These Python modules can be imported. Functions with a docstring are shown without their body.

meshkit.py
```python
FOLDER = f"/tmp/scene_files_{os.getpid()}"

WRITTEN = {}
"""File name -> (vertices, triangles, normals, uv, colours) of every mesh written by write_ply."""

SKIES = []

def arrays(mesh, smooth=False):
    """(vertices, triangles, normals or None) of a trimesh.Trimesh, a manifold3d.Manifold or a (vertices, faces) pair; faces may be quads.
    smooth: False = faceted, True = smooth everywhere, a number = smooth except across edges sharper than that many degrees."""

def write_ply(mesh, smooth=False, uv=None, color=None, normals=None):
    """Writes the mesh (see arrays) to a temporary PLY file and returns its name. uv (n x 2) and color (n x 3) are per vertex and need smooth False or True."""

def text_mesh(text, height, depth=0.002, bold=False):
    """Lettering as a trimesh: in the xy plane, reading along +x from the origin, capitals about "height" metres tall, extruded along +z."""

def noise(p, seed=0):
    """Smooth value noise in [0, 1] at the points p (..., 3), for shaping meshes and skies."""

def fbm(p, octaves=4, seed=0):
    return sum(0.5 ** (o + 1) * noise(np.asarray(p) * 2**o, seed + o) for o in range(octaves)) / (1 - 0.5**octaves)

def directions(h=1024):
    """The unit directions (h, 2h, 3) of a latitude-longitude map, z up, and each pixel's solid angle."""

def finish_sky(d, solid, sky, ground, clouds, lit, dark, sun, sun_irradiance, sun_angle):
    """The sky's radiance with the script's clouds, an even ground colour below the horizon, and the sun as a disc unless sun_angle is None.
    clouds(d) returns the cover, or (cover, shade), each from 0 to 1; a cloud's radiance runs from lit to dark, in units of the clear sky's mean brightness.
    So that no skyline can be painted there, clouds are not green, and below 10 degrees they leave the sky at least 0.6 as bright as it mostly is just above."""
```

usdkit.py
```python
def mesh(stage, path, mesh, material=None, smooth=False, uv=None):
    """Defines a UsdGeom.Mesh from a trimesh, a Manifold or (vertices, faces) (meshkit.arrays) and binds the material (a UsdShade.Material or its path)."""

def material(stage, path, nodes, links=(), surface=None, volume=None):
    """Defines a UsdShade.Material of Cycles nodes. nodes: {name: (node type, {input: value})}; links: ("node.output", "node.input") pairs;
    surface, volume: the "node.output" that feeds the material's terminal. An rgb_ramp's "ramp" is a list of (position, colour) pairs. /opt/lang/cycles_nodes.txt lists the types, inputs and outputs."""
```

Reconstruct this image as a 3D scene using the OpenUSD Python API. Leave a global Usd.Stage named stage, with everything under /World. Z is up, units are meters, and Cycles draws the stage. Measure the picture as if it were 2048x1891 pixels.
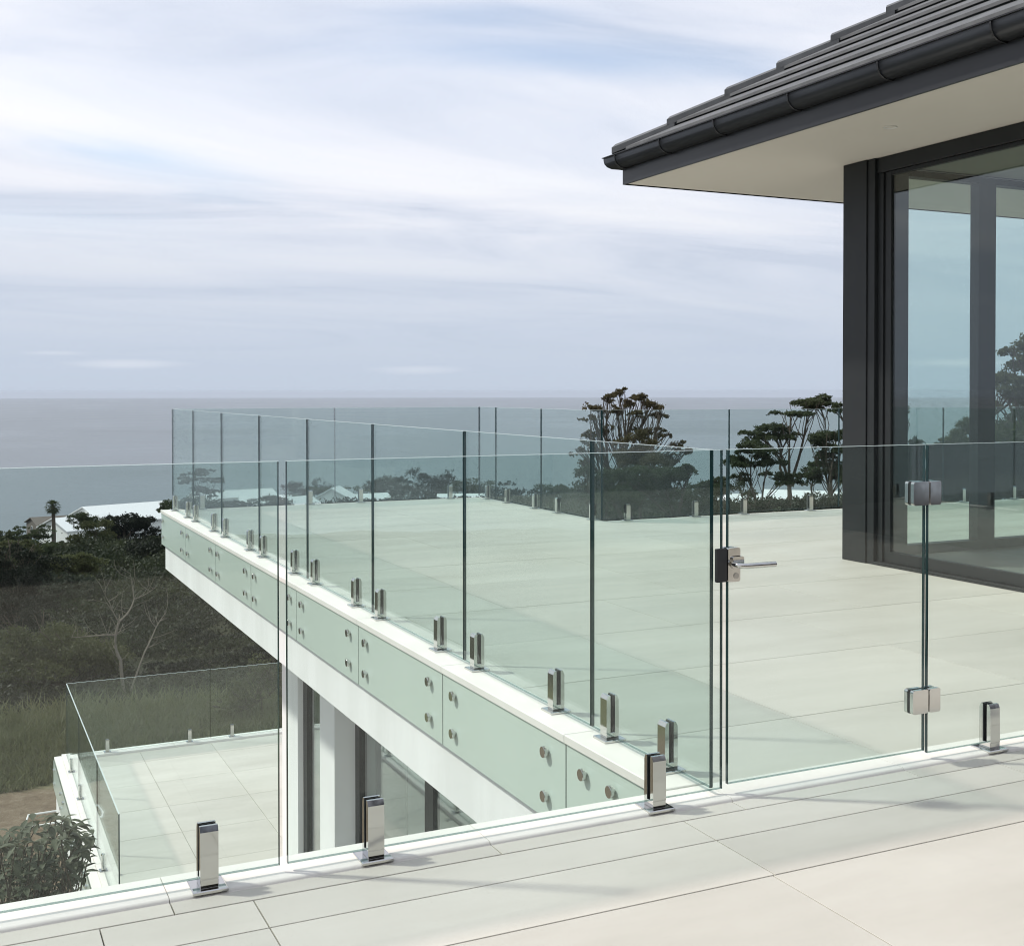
import math, random
import numpy as np
import trimesh
import usdkit, meshkit
from pxr import Usd, UsdGeom, UsdLux, UsdShade, Gf, Sdf, Vt

stage = Usd.Stage.CreateInMemory()
UsdGeom.SetStageUpAxis(stage, UsdGeom.Tokens.z)
UsdGeom.SetStageMetersPerUnit(stage, 1.0)
world = UsdGeom.Xform.Define(stage, '/World')
stage.SetDefaultPrim(world.GetPrim())
UsdGeom.Scope.Define(stage, '/World/Looks')

# ------------------------------------------------------------------ camera
CAM = np.array([-2.4348, -3.4739, 1.4343]); YAW, PITCH, ROLL = 0.4424, -0.0139, -0.0006
FPX, SHY = 2376.5, -129.3
def cam_axes():
    cy, sy, cp, sp = math.cos(YAW), math.sin(YAW), math.cos(PITCH), math.sin(PITCH)
    fwd = np.array([sy*cp, cy*cp, sp]); right = np.array([cy, -sy, 0.0]); up = np.cross(right, fwd)
    cr, sr = math.cos(ROLL), math.sin(ROLL)
    return cr*right + sr*up, -sr*right + cr*up, fwd
R_, U_, F_ = cam_axes()
cam = UsdGeom.Camera.Define(stage, '/World/camera')
M = np.eye(4); M[0, :3] = R_; M[1, :3] = U_; M[2, :3] = -F_; M[3, :3] = CAM
cam.AddTransformOp().Set(Gf.Matrix4d(*M.ravel().tolist()))
cam.CreateHorizontalApertureAttr(36.0); cam.CreateVerticalApertureAttr(36.0*945/1024)
cam.CreateFocalLengthAttr(36.0*FPX/2048)
cam.CreateVerticalApertureOffsetAttr(36.0*SHY/2048)
cam.CreateClippingRangeAttr(Gf.Vec2f(0.05, 60000))
cam.CreateFStopAttr(0.0)
EXPOSURE = 0.90
cam.CreateExposureAttr(EXPOSURE)

# ------------------------------------------------------------------ sky and sun
SUN = np.array([-0.9, 0.575, 1.23]); SUN /= np.linalg.norm(SUN)
SEL, SROT = math.asin(SUN[2]), math.atan2(SUN[0], SUN[1])
SKYS = 0.095
# clouds: thin stratus in horizontal streaks; a flat layer seen in perspective (direction / height)
nodes = {
    "tc": ("texture_coordinate", {}),
    "sep": ("separate_xyz", {}),
    "sky": ("sky_texture", {"sky_type": "single_scattering", "sun_disc": False, "sun_elevation": SEL, "sun_rotation": SROT, "altitude": 80.0,
                            "air_density": 1.0, "aerosol_density": 1.6, "ozone_density": 1.0}),
    "zc": ("math", {"math_type": "maximum", "value2": 0.0}),
    "za": ("math", {"math_type": "add", "value2": 0.10}),
    "dx": ("math", {"math_type": "divide"}), "dy": ("math", {"math_type": "divide"}),
    "pl": ("combine_xyz", {"z": 0.0}),
    "map": ("mapping", {"mapping_type": "point", "rotation": (0, 0, 0.44), "scale": (0.5, 0.9, 1.0), "location": (3.1, 1.7, 0.0)}),
    "n1": ("noise_texture", {"scale": 0.9, "detail": 7.0, "roughness": 0.50, "distortion": 0.5}),
    "cov": ("map_range", {"range_type": "smoothstep", "from_min": 0.30, "from_max": 0.55, "to_min": 0.84, "to_max": 1.0, "clamp": True}),
    "map2": ("mapping", {"mapping_type": "point", "rotation": (0, 0, 0.44), "scale": (0.5, 1.0, 1.0), "location": (-4.0, 8.2, 0.0)}),
    "n2": ("noise_texture", {"scale": 1.15, "detail": 9.0, "roughness": 0.56, "distortion": 0.9}),
    "shade": ("rgb_ramp", {"ramp": [(0.34, (0.72, 0.775, 0.905)), (0.46, (0.90, 0.935, 1.04)), (0.56, (1.01, 1.025, 1.10)), (0.66, (1.08, 1.085, 1.13))]}),
    "hz": ("map_range", {"range_type": "smoothstep", "from_min": 0.0, "from_max": 0.22, "to_min": 0.0, "to_max": 1.0, "clamp": True}),
    "low": ("mix", {"mix_type": "mix", "color1": (0.61, 0.69, 0.82)}),
    "gain": ("mix", {"mix_type": "multiply", "fac": 1.0, "color2": (5.2, 5.2, 5.2)}),
    "lowc": ("map_range", {"range_type": "smoothstep", "from_min": 0.10, "from_max": 0.24, "to_min": 1.0, "to_max": 0.0, "clamp": True}),
    "covm": ("math", {"math_type": "maximum"}), "hol": ("math", {"math_type": "subtract", "use_clamp": True}),
    "mixc": ("mix", {"mix_type": "mix"}),
    "bg": ("background_shader", {"strength": SKYS}),
}
links = [("tc.generated", "sep.vector"), ("sep.z", "zc.value1"), ("zc.value", "za.value1"),
         ("sep.x", "dx.value1"), ("za.value", "dx.value2"), ("sep.y", "dy.value1"), ("za.value", "dy.value2"),
         ("dx.value", "pl.x"), ("dy.value", "pl.y"), ("pl.vector", "map.vector"), ("map.vector", "n1.vector"), ("n1.fac", "cov.value"),
         ("pl.vector", "map2.vector"), ("map2.vector", "n2.vector"), ("n2.fac", "shade.fac"),
         ("sep.z", "hz.value"), ("hz.result", "low.fac"), ("shade.color", "low.color2"), ("low.color", "gain.color1"),
         ("sep.z", "lowc.value"), ("cov.result", "covm.value1"), ("lowc.result", "covm.value2"), ("covm.value", "hol.value1"), ("hol.value", "mixc.fac"), ("sky.color", "mixc.color1"), ("gain.color", "mixc.color2"), ("mixc.color", "bg.color")]
# two long thin openings in the cloud layer with faint blue behind, and small bright cumulus far out over the sea
def gap(i, az, el, w, h, amount, tilt, last):
    az, el = math.radians(az), math.radians(el)
    c = np.array([math.sin(az)*math.cos(el), math.cos(az)*math.cos(el), math.sin(el)]); r = np.array([math.cos(az), -math.sin(az), 0.0]); u = np.cross(r, c)
    r, u = r*math.cos(tilt)+u*math.sin(tilt), u*math.cos(tilt)-r*math.sin(tilt)
    for k in "ab": nodes[f"g{k}{i}"] = ("vector_math", {"math_type": "dot_product", "vector2": tuple((r/w if k == "a" else u/h).tolist())})
    nodes.update({f"gx{i}": ("math", {"math_type": "subtract", "value2": float(c@r/w)}), f"gy{i}": ("math", {"math_type": "subtract", "value2": float(c@u/h)}),
                  f"gv{i}": ("combine_xyz", {"z": 0.0}), f"gl{i}": ("vector_math", {"math_type": "length"}), f"gn{i}": ("math", {"math_type": "multiply_add", "value2": 2.6, "value3": -1.3}),
                  f"gs{i}": ("math", {"math_type": "add"}), f"gm{i}": ("map_range", {"range_type": "smoothstep", "from_min": -0.2, "from_max": 1.5, "to_min": amount, "to_max": 0.0, "clamp": True}),
                  f"gt{i}": ("math", {"math_type": "add"})})
    links.extend([("tc.generated", f"ga{i}.vector1"), ("tc.generated", f"gb{i}.vector1"), (f"ga{i}.value", f"gx{i}.value1"), (f"gb{i}.value", f"gy{i}.value1"), (f"gx{i}.value", f"gv{i}.x"), (f"gy{i}.value", f"gv{i}.y"),
                  (f"gv{i}.vector", f"gl{i}.vector1"), ("n2.fac", f"gn{i}.value1"), (f"gl{i}.value", f"gs{i}.value1"), (f"gn{i}.value", f"gs{i}.value2"), (f"gs{i}.value", f"gm{i}.value"), (f"gm{i}.result", f"gt{i}.value1")])
    if last is None: nodes[f"gt{i}"][1]["value2"] = 0.0
    else: links.append((last, f"gt{i}.value2"))
    return f"gt{i}.value"
g_ = None
for i, q in enumerate(((7.9, 10.7, 0.105, 0.022, 0.50, -0.12), (28.0, 15.6, 0.17, 0.017, 0.45, -0.06), (24.0, 17.5, 0.10, 0.012, 0.3, 0.02), (-30.0, 22.0, 0.3, 0.05, 0.6, 0.1), (75.0, 30.0, 0.3, 0.06, 0.6, -0.1), (150.0, 35.0, 0.4, 0.08, 0.6, 0.2), (-110.0, 40.0, 0.4, 0.08, 0.6, 0.0))): g_ = gap(i, *q, g_)
links.append((g_, "hol.value2"))
p_ = None
for i, q in enumerate(((7.4, 1.25, 0.036, 0.0034, 0.5, 0.01), (20.8, 1.05, 0.030, 0.0030, 0.35, 0.0), (4.3, 1.75, 0.022, 0.0016, 0.35, 0.0), (-25.0, 1.4, 0.05, 0.004, 0.7, 0.0), (46.0, 1.3, 0.04, 0.003, 0.6, 0.0))): p_ = gap(20+i, *q, p_)
nodes["puff"] = ("mix", {"mix_type": "mix", "color2": (0.86*5.2, 0.90*5.2, 0.98*5.2)})
links = [l for l in links if l != ("mixc.color", "bg.color")] + [("mixc.color", "puff.color1"), (p_, "puff.fac"), ("puff.color", "bg.color")]
skymat = usdkit.material(stage, '/World/Looks/sky_material', nodes, links, surface="bg.background")
dome = UsdLux.DomeLight.Define(stage, '/World/sky')
UsdShade.MaterialBindingAPI.Apply(dome.GetPrim()).Bind(skymat)
for k, v in (("kind", "structure"), ("label", "pale sky of thin streaked white cloud with faint blue gaps"), ("category", "sky")):
    dome.GetPrim().SetCustomDataByKey(k, v)
sun = UsdLux.DistantLight.Define(stage, '/World/sun')
sun.CreateIntensityAttr(0.50); sun.CreateAngleAttr(3.0); sun.CreateNormalizeAttr(True); sun.CreateColorAttr(Gf.Vec3f(1.0, 0.945, 0.87))
zax = SUN; xax = np.cross([0, 0, 1.0], zax); xax /= np.linalg.norm(xax); yax = np.cross(zax, xax)
S = np.eye(4); S[0, :3] = xax; S[1, :3] = yax; S[2, :3] = zax
sun.AddTransformOp().Set(Gf.Matrix4d(*S.ravel().tolist()))

# ------------------------------------------------------------------ helpers
used = {}
def numbered(parent, name):
    n = used.get((parent, name), 0); used[(parent, name)] = n + 1
    return f'{parent}/{name}' if n == 0 else f'{parent}/{name}_{n:03d}'
def path_of(p): return '/World' if p is None else (p if isinstance(p, str) else str(p.GetPath()))
def tag(o, label=None, cat=None, group=None, kind=None):
    for k, v in (("label", label), ("category", cat), ("group", group), ("kind", kind)):
        if v: o.SetCustomDataByKey(k, v)
    return o
def obj(name, mesh, mat, parent=None, smooth=False, **kw):
    if isinstance(mesh, MB): mesh = mesh.mesh()
    m = usdkit.mesh(stage, numbered(path_of(parent), name), mesh, MAT[mat] if isinstance(mat, str) else mat, smooth=smooth)
    return tag(m.GetPrim(), **kw)
def thing(name, label=None, cat=None, group=None, kind=None, loc=(0, 0, 0), rotz=0.0, scale=None, parent=None):
    x = UsdGeom.Xform.Define(stage, numbered(path_of(parent), name))
    if any(loc) or rotz or scale:
        x.AddTranslateOp().Set(Gf.Vec3d(*[float(c) for c in loc]))
        if rotz: x.AddRotateZOp().Set(math.degrees(rotz))
        if scale: x.AddScaleOp().Set(Gf.Vec3f(*[float(c) for c in scale]))
    return tag(x.GetPrim(), label, cat, group, kind)
class MB:
    def __init__(s): s.v = []; s.f = []; s.n = 0
    def add(s, v, f):
        v = np.asarray(v, float); f = np.asarray(f, int)
        if f.shape[1] == 4: f = np.vstack([f[:, [0, 1, 2]], f[:, [0, 2, 3]]])
        s.v.append(v); s.f.append(f + s.n); s.n += len(v); return s
    def tm(s, t): return s.add(t.vertices, t.faces)
    def box(s, x0, x1, y0, y1, z0, z1):
        v = [(x, y, z) for x in (x0, x1) for y in (y0, y1) for z in (z0, z1)]
        return s.add(v, [(0, 1, 3, 2), (4, 6, 7, 5), (0, 4, 5, 1), (2, 3, 7, 6), (0, 2, 6, 4), (1, 5, 7, 3)])
    def cbox(s, x0, x1, y0, y1, z0, z1, c=0.003):
        """box with chamfered edges"""
        pts = []
        for sx, a, b in ((-1, x0, x1), (1, x1, x0)):
            for sy, d, e in ((-1, y0, y1), (1, y1, y0)):
                for sz, g, h in ((-1, z0, z1), (1, z1, z0)):
                    pts += [(a, d-sy*c, g-sz*c), (a-sx*c, d, g-sz*c), (a-sx*c, d-sy*c, g)]
        h = trimesh.convex.convex_hull(np.array(pts)); return s.tm(h)
    def prism(s, poly, axis, a, b):
        """polygon (list of 2-D points, counter-clockwise) pushed along an axis from a to b; x: (y,z); y: (x,z); z: (x,y)"""
        from shapely.geometry import Polygon
        t = trimesh.creation.extrude_polygon(Polygon(poly), b - a, engine='earcut'); v = np.array(t.vertices)
        f = np.array(t.faces)
        if axis == 'z': w = np.c_[v[:, 0], v[:, 1], v[:, 2] + a]
        elif axis == 'x': w = np.c_[v[:, 2] + a, v[:, 0], v[:, 1]]
        else: w = np.c_[v[:, 0], v[:, 2] + a, v[:, 1]]; f = f[:, ::-1]
        return s.add(w, f)
    def tube(s, pts, radii, n=8, cap=True):
        pts = np.asarray(pts, float); k = len(pts); radii = np.broadcast_to(radii, k)
        t = np.gradient(pts, axis=0); t /= np.linalg.norm(t, axis=1)[:, None] + 1e-12
        ref = np.array([0, 0, 1.0]) if abs(t[0, 2]) < 0.9 else np.array([1.0, 0, 0])
        a = np.cross(t, ref); a /= np.linalg.norm(a, axis=1)[:, None] + 1e-12; b = np.cross(t, a)
        th = np.arange(n)*2*np.pi/n
        v = (pts[:, None] + radii[:, None, None]*(a[:, None]*np.cos(th)[None, :, None] + b[:, None]*np.sin(th)[None, :, None])).reshape(-1, 3)
        f = []
        for i in range(k-1):
            for j in range(n):
                p, q = i*n+j, i*n+(j+1) % n
                f.append((p, q, q+n)); f.append((p, q+n, p+n))
        if cap:
            f += [(0, j+1, j) for j in range(1, n-1)]; o = (k-1)*n; f += [(o, o+j, o+j+1) for j in range(1, n-1)]
        return s.add(v, f)
    def mesh(s): return np.vstack(s.v), np.vstack(s.f)

# ------------------------------------------------------------------ materials
MAT = {}
def mat(name, nodes, links=(), surface="p.BSDF", volume=None):
    MAT[name] = usdkit.material(stage, f'/World/Looks/{name}', nodes, links, surface=surface, volume=volume); return MAT[name]
def plain(name, col, rough=0.5, metal=0.0, spec=0.5, **kw):
    return mat(name, {"p": ("principled_bsdf", {"base_color": col, "roughness": rough, "metallic": metal, "specular_ior_level": spec, **kw})})
def noisy(name, c1, c2, scale, rough=0.6, bump=0.0, bscale=None, detail=6.0, stretch=(1, 1, 1), rand=0.0, spec=0.4, bdist=0.01, lo=0.35, hi=0.65):
    """a mottled surface in object space, with fine relief; rand varies the tone from piece to piece"""
    n = {"tc": ("geometry", {}), "m": ("mapping", {"mapping_type": "point", "scale": stretch}),
         "n": ("noise_texture", {"scale": scale, "detail": detail, "roughness": 0.6}),
         "r": ("rgb_ramp", {"ramp": [(0.0, c1), (lo, c1), (hi, c2), (1.0, c2)]}),
         "p": ("principled_bsdf", {"roughness": rough, "specular_ior_level": spec})}
    l = [("tc.position", "m.vector"), ("m.vector", "n.vector"), ("n.fac", "r.fac")]
    out = "r.color"
    if rand:
        n["oi"] = ("object_info", {}); n["mr"] = ("map_range", {"from_min": 0.0, "from_max": 1.0, "to_min": 1-rand, "to_max": 1+rand})
        n["hv"] = ("hsv", {"hue": 0.5, "saturation": 1.0, "fac": 1.0}); l += [("oi.random", "mr.value"), ("mr.result", "hv.value"), (out, "hv.color")]; out = "hv.color"
    l.append((out, "p.base_color"))
    if bump:
        n["n2"] = ("noise_texture", {"scale": bscale or scale*6, "detail": 5.0, "roughness": 0.6})
        n["b"] = ("bump", {"strength": bump, "distance": bdist}); l += [("m.vector", "n2.vector"), ("n2.fac", "b.height"), ("b.normal", "p.normal")]
    return mat(name, n, l)
def glass(name, tint, refl=1.0, f0=0.04, rough=0.0, dirt=0.0):
    """clear pane surface: straight-through light with a tint, plus a mirror image that grows towards grazing angles"""
    n = {"lw": ("layer_weight", {"blend": 0.5}), "pw": ("math", {"math_type": "power", "value2": 5.0}),
         "fr": ("math", {"math_type": "multiply_add", "value2": (1-f0)*refl, "value3": f0*refl}),
         "t": ("transparent_bsdf", {"color": tint}), "g": ("glossy_bsdf", {"color": (1, 1, 1), "roughness": rough}),
         "mx": ("mix_closure", {})}
    l = [("lw.facing", "pw.value1"), ("pw.value", "fr.value1"), ("fr.value", "mx.fac"), ("t.BSDF", "mx.closure1"), ("g.BSDF", "mx.closure2")]
    out = "mx.closure"
    if dirt:
        n["d"] = ("principled_bsdf", {"base_color": (0.6, 0.62, 0.6), "roughness": 0.9}); n["gp"] = ("geometry", {})
        n["dn"] = ("noise_texture", {"scale": 2.2, "detail": 7.0, "roughness": 0.65})
        n["dm"] = ("map_range", {"from_min": 0.45, "from_max": 0.8, "to_min": 0.0, "to_max": dirt, "clamp": True}); n["mx2"] = ("mix_closure", {})
        l += [("gp.position", "dn.vector"), ("dn.fac", "dm.value"), ("dm.result", "mx2.fac"), ("mx.closure", "mx2.closure1"), ("d.BSDF", "mx2.closure2")]; out = "mx2.closure"
    return mat(name, n, l, surface=out)
def leafy(name, c1, c2, trans=0.3, rand=0.12, scale=0.8):
    n = {"gp": ("geometry", {}), "n": ("noise_texture", {"scale": scale, "detail": 4.0}),
         "r": ("rgb_ramp", {"ramp": [(0.3, c1), (0.7, c2)]}), "ri": ("map_range", {"from_min": 0.0, "from_max": 1.0, "to_min": 0.6, "to_max": 1.35}),
         "hv": ("hsv", {"hue": 0.5, "saturation": 1.0, "fac": 1.0}),
         "d": ("principled_bsdf", {"roughness": 0.6, "specular_ior_level": 0.3}), "t": ("translucent_bsdf", {}), "mx": ("mix_closure", {"fac": trans})}
    l = [("gp.position", "n.vector"), ("n.fac", "r.fac"), ("gp.random_per_island", "ri.value"), ("ri.result", "hv.value"), ("r.color", "hv.color"),
         ("hv.color", "d.base_color"), ("hv.color", "t.color"), ("d.BSDF", "mx.closure1"), ("t.BSDF", "mx.closure2")]
    return mat(name, n, l, surface="mx.closure")

n_ = {"gp": ("geometry", {}), "m": ("mapping", {"mapping_type": "point", "scale": (0.6, 2.2, 1)}), "n": ("noise_texture", {"scale": 1.1, "detail": 7.0, "roughness": 0.6}),
      "r": ("rgb_ramp", {"ramp": [(0.0, (0.505, 0.482, 0.426)), (0.35, (0.515, 0.492, 0.435)), (0.65, (0.59, 0.566, 0.508)), (1.0, (0.60, 0.575, 0.517))]}),
      "oi": ("object_info", {}), "ov": ("map_range", {"from_min": 0.0, "from_max": 1.0, "to_min": 0.93, "to_max": 1.06}), "hv": ("hsv", {"hue": 0.5, "saturation": 1.0, "fac": 1.0}),
      "sp": ("noise_texture", {"scale": 95.0, "detail": 3.0, "roughness": 0.7}), "spm": ("map_range", {"range_type": "smoothstep", "from_min": 0.66, "from_max": 0.74, "to_min": 0.0, "to_max": 0.45, "clamp": True}),
      "st": ("noise_texture", {"scale": 0.55, "detail": 6.0, "roughness": 0.62, "distortion": 0.7}), "stm": ("map_range", {"range_type": "smoothstep", "from_min": 0.50, "from_max": 0.74, "to_min": 0.0, "to_max": 0.30, "clamp": True}),
      "m1": ("mix", {"color2": (0.30, 0.28, 0.24)}), "m2": ("mix", {"color2": (0.43, 0.41, 0.365)}), "b": ("bump", {"strength": 0.10, "distance": 0.003}), "n2": ("noise_texture", {"scale": 55.0, "detail": 5.0}),
      "rr": ("map_range", {"from_min": 0.3, "from_max": 0.7, "to_min": 0.42, "to_max": 0.66}), "p": ("principled_bsdf", {"specular_ior_level": 0.38})}
mat('porcelain_tile', n_, [("gp.position", "m.vector"), ("m.vector", "n.vector"), ("n.fac", "r.fac"), ("oi.random", "ov.value"), ("ov.result", "hv.value"), ("r.color", "hv.color"), ("gp.position", "sp.vector"), ("sp.fac", "spm.value"),
      ("gp.position", "st.vector"), ("st.fac", "stm.value"), ("hv.color", "m2.color1"), ("stm.result", "m2.fac"), ("m2.color", "m1.color1"), ("spm.result", "m1.fac"), ("m1.color", "p.base_color"), ("gp.position", "n2.vector"), ("n2.fac", "b.height"), ("b.normal", "p.normal"), ("st.fac", "rr.value"), ("rr.result", "p.roughness")])
noisy('coping_stone', (0.70, 0.675, 0.63), (0.77, 0.745, 0.70), 1.6, rough=0.6, bump=0.08, bscale=60, rand=0.02, spec=0.3, bdist=0.003)
plain('grout', (0.20, 0.19, 0.17), 0.95, spec=0.1)
plain('pale_grout', (0.40, 0.385, 0.35), 0.95, spec=0.1)
noisy('white_render', (0.725, 0.73, 0.715), (0.81, 0.815, 0.805), 1.3, stretch=(2.0, 2.0, 0.35), rough=0.8, bump=0.12, bscale=90, spec=0.2, bdist=0.003)
noisy('grey_render', (0.74, 0.745, 0.735), (0.80, 0.805, 0.795), 0.9, rough=0.8, bump=0.12, bscale=90, spec=0.2, bdist=0.003)
glass('clear_glass', (0.915, 0.962, 0.95), refl=0.78, dirt=0.008)
noisy('panel_glass', (0.505, 0.590, 0.532), (0.535, 0.62, 0.56), 0.6, rough=0.22, spec=0.35)
glass('window_glass', (0.90, 0.955, 0.94), refl=1.5)
mat('glass_foot', {"p": ("principled_bsdf", {"base_color": (0.012, 0.032, 0.034), "roughness": 0.12}), "t": ("transparent_bsdf", {"color": (0.8, 0.9, 0.88)}), "m": ("mix_closure", {"fac": 0.35})}, [("t.BSDF", "m.closure1"), ("p.BSDF", "m.closure2")], surface="m.closure")
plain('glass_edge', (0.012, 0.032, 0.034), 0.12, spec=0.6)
mat('lit_glass_edge', {"p": ("principled_bsdf", {"base_color": (0.80, 0.86, 0.85), "roughness": 0.25}), "t": ("transparent_bsdf", {"color": (0.9, 0.96, 0.95)}), "m": ("mix_closure", {"fac": 0.55})}, [("t.BSDF", "m.closure1"), ("p.BSDF", "m.closure2")], surface="m.closure")  # top edge: same glass as the sides, skylight put into its pale colour
n_ = {"gp": ("geometry", {}), "n": ("noise_texture", {"scale": 30.0, "detail": 4.0}), "r": ("map_range", {"from_min": 0.3, "from_max": 0.7, "to_min": 0.05, "to_max": 0.12}),
      "p": ("principled_bsdf", {"base_color": (0.60, 0.595, 0.58), "metallic": 1.0})}
mat('polished_steel', n_, [("gp.position", "n.vector"), ("n.fac", "r.value"), ("r.result", "p.roughness")])
plain('brushed_steel', (0.50, 0.49, 0.47), 0.28, metal=1.0)
plain('black_rubber', (0.012, 0.012, 0.013), 0.6)
noisy('powder_coat', (0.0115, 0.0138, 0.0150), (0.015, 0.0172, 0.0182), 3.0, rough=0.46, bump=0.05, bscale=350, bdist=0.001, spec=0.35)
plain('dark_seal', (0.006, 0.007, 0.008), 0.5)
noisy('gutter_paint', (0.012, 0.0135, 0.016), (0.017, 0.019, 0.022), 2.0, rough=0.34, bump=0.03, bscale=200, bdist=0.001)
noisy('roof_tile', (0.085, 0.089, 0.093), (0.125, 0.130, 0.135), 5.0, rough=0.7, bump=0.25, bscale=120, rand=0.12, bdist=0.004)
noisy('soffit_board', (0.56, 0.542, 0.49), (0.60, 0.58, 0.525), 0.5, rough=0.75, spec=0.2)
noisy('room_paint', (0.30, 0.30, 0.26), (0.33, 0.33, 0.29), 0.5, rough=0.85)
noisy('room_floor', (0.16, 0.155, 0.14), (0.22, 0.21, 0.19), 2.0, rough=0.6)
plain('room_dark', (0.06, 0.06, 0.058), 0.8)
plain('lamp_white', (0.6, 0.6, 0.58), 0.4)

# ------------------------------------------------------------------ terraces
rng = random.Random(7)
def tile(parent, x0, x1, y0, y1, zt, th=0.012, gx=0.002, gy=0.0028, m='porcelain_tile', name='tile', c=0.0006):
    t = rng.uniform(-0.0004, 0.0004)
    obj(name, MB().cbox(x0+gx, x1-gx, y0+gy, y1-gy, zt-th+t, zt+t, c), m, parent)
def tiled(parent, rows, x0, x1, first, step, zt, offs=(0.0,), **kw):
    """rows of slabs: rows are the y lines; joints across each row start at first + an offset and repeat by step"""
    for i in range(len(rows)-1):
        o = offs[i % len(offs)]; xs = [x0] + [x for x in np.arange(first+o-40*step, x1+step, step) if x0+0.06 < x < x1-0.06] + [x1]
        for a, b in zip(xs[:-1], xs[1:]): tile(parent, a, b, rows[i], rows[i+1], zt, **kw)

RX = 14.0                                  # how far right the upper deck runs
NX, NY, FY = 4.05, 7.90, 11.25             # the notch and the far edge of the deck
deck = thing('deck', 'upper terrace deck of large cream porcelain tiles beside the house', 'terrace', kind='structure')
# slab bodies (bed under the tiles)
MBd = MB(); MBd.box(0.0, NX+0.12, 0.10, FY+0.10, -0.40, -0.009); obj('bed', MBd, 'pale_grout', deck)
obj('bed', MB().box(NX+0.12, RX, 0.10, NY+0.06, -0.40, -0.009), 'pale_grout', deck)
obj('bed', MB().box(-7.0, RX, -9.0, 0.10, -0.60, -0.009), 'grout', deck)
# deck rows
rows = [0.118, 0.715, 1.69, 2.65, 3.645, 4.62, 5.62, 6.60, 7.58]
tiled(deck, rows, 0.053, RX, 0.90, 1.44, 0.0, offs=(0.0, 0.02, 0.0, 0.72))
for a, b in ((7.58, 7.97),): tiled(deck, [a, b], 0.053, RX, 0.9, 1.44, 0.0)
tiled(deck, [7.97, 8.56, 9.54, 10.52, 11.33], 0.053, NX+0.06, 0.9, 1.44, 0.0)
# foreground rows
def row(y1, y0, xs, **kw):
    for a, b in zip(xs[:-1], xs[1:]): tile(deck, a, b, y0, y1, 0.0, **kw)
row(-0.060, -0.145, [-6.0, -4.86, -3.87, -2.87, -1.883, -0.892, 0.032, 0.83, 1.80, 2.80, 3.80, 4.8, 6.0], gy=0.003)
row(-0.145, -0.335, [-6.0, -3.1, -2.08, -1.667, -0.225, 1.215, 2.655, 4.1, 6.0], gy=0.003)
row(-0.335, -0.635, [-6.0, -4.55, -3.11, -1.667, -0.225, 1.215, 2.655, 4.1, 6.0], gy=0.003)
for i in range(6):
    y1 = -0.635 - i*0.985
    row(y1, y1-0.985, [-6.0, -4.55, -3.11, -1.667, -0.235, 1.205, 2.645, 4.1, 6.0], gy=0.003)

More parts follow.
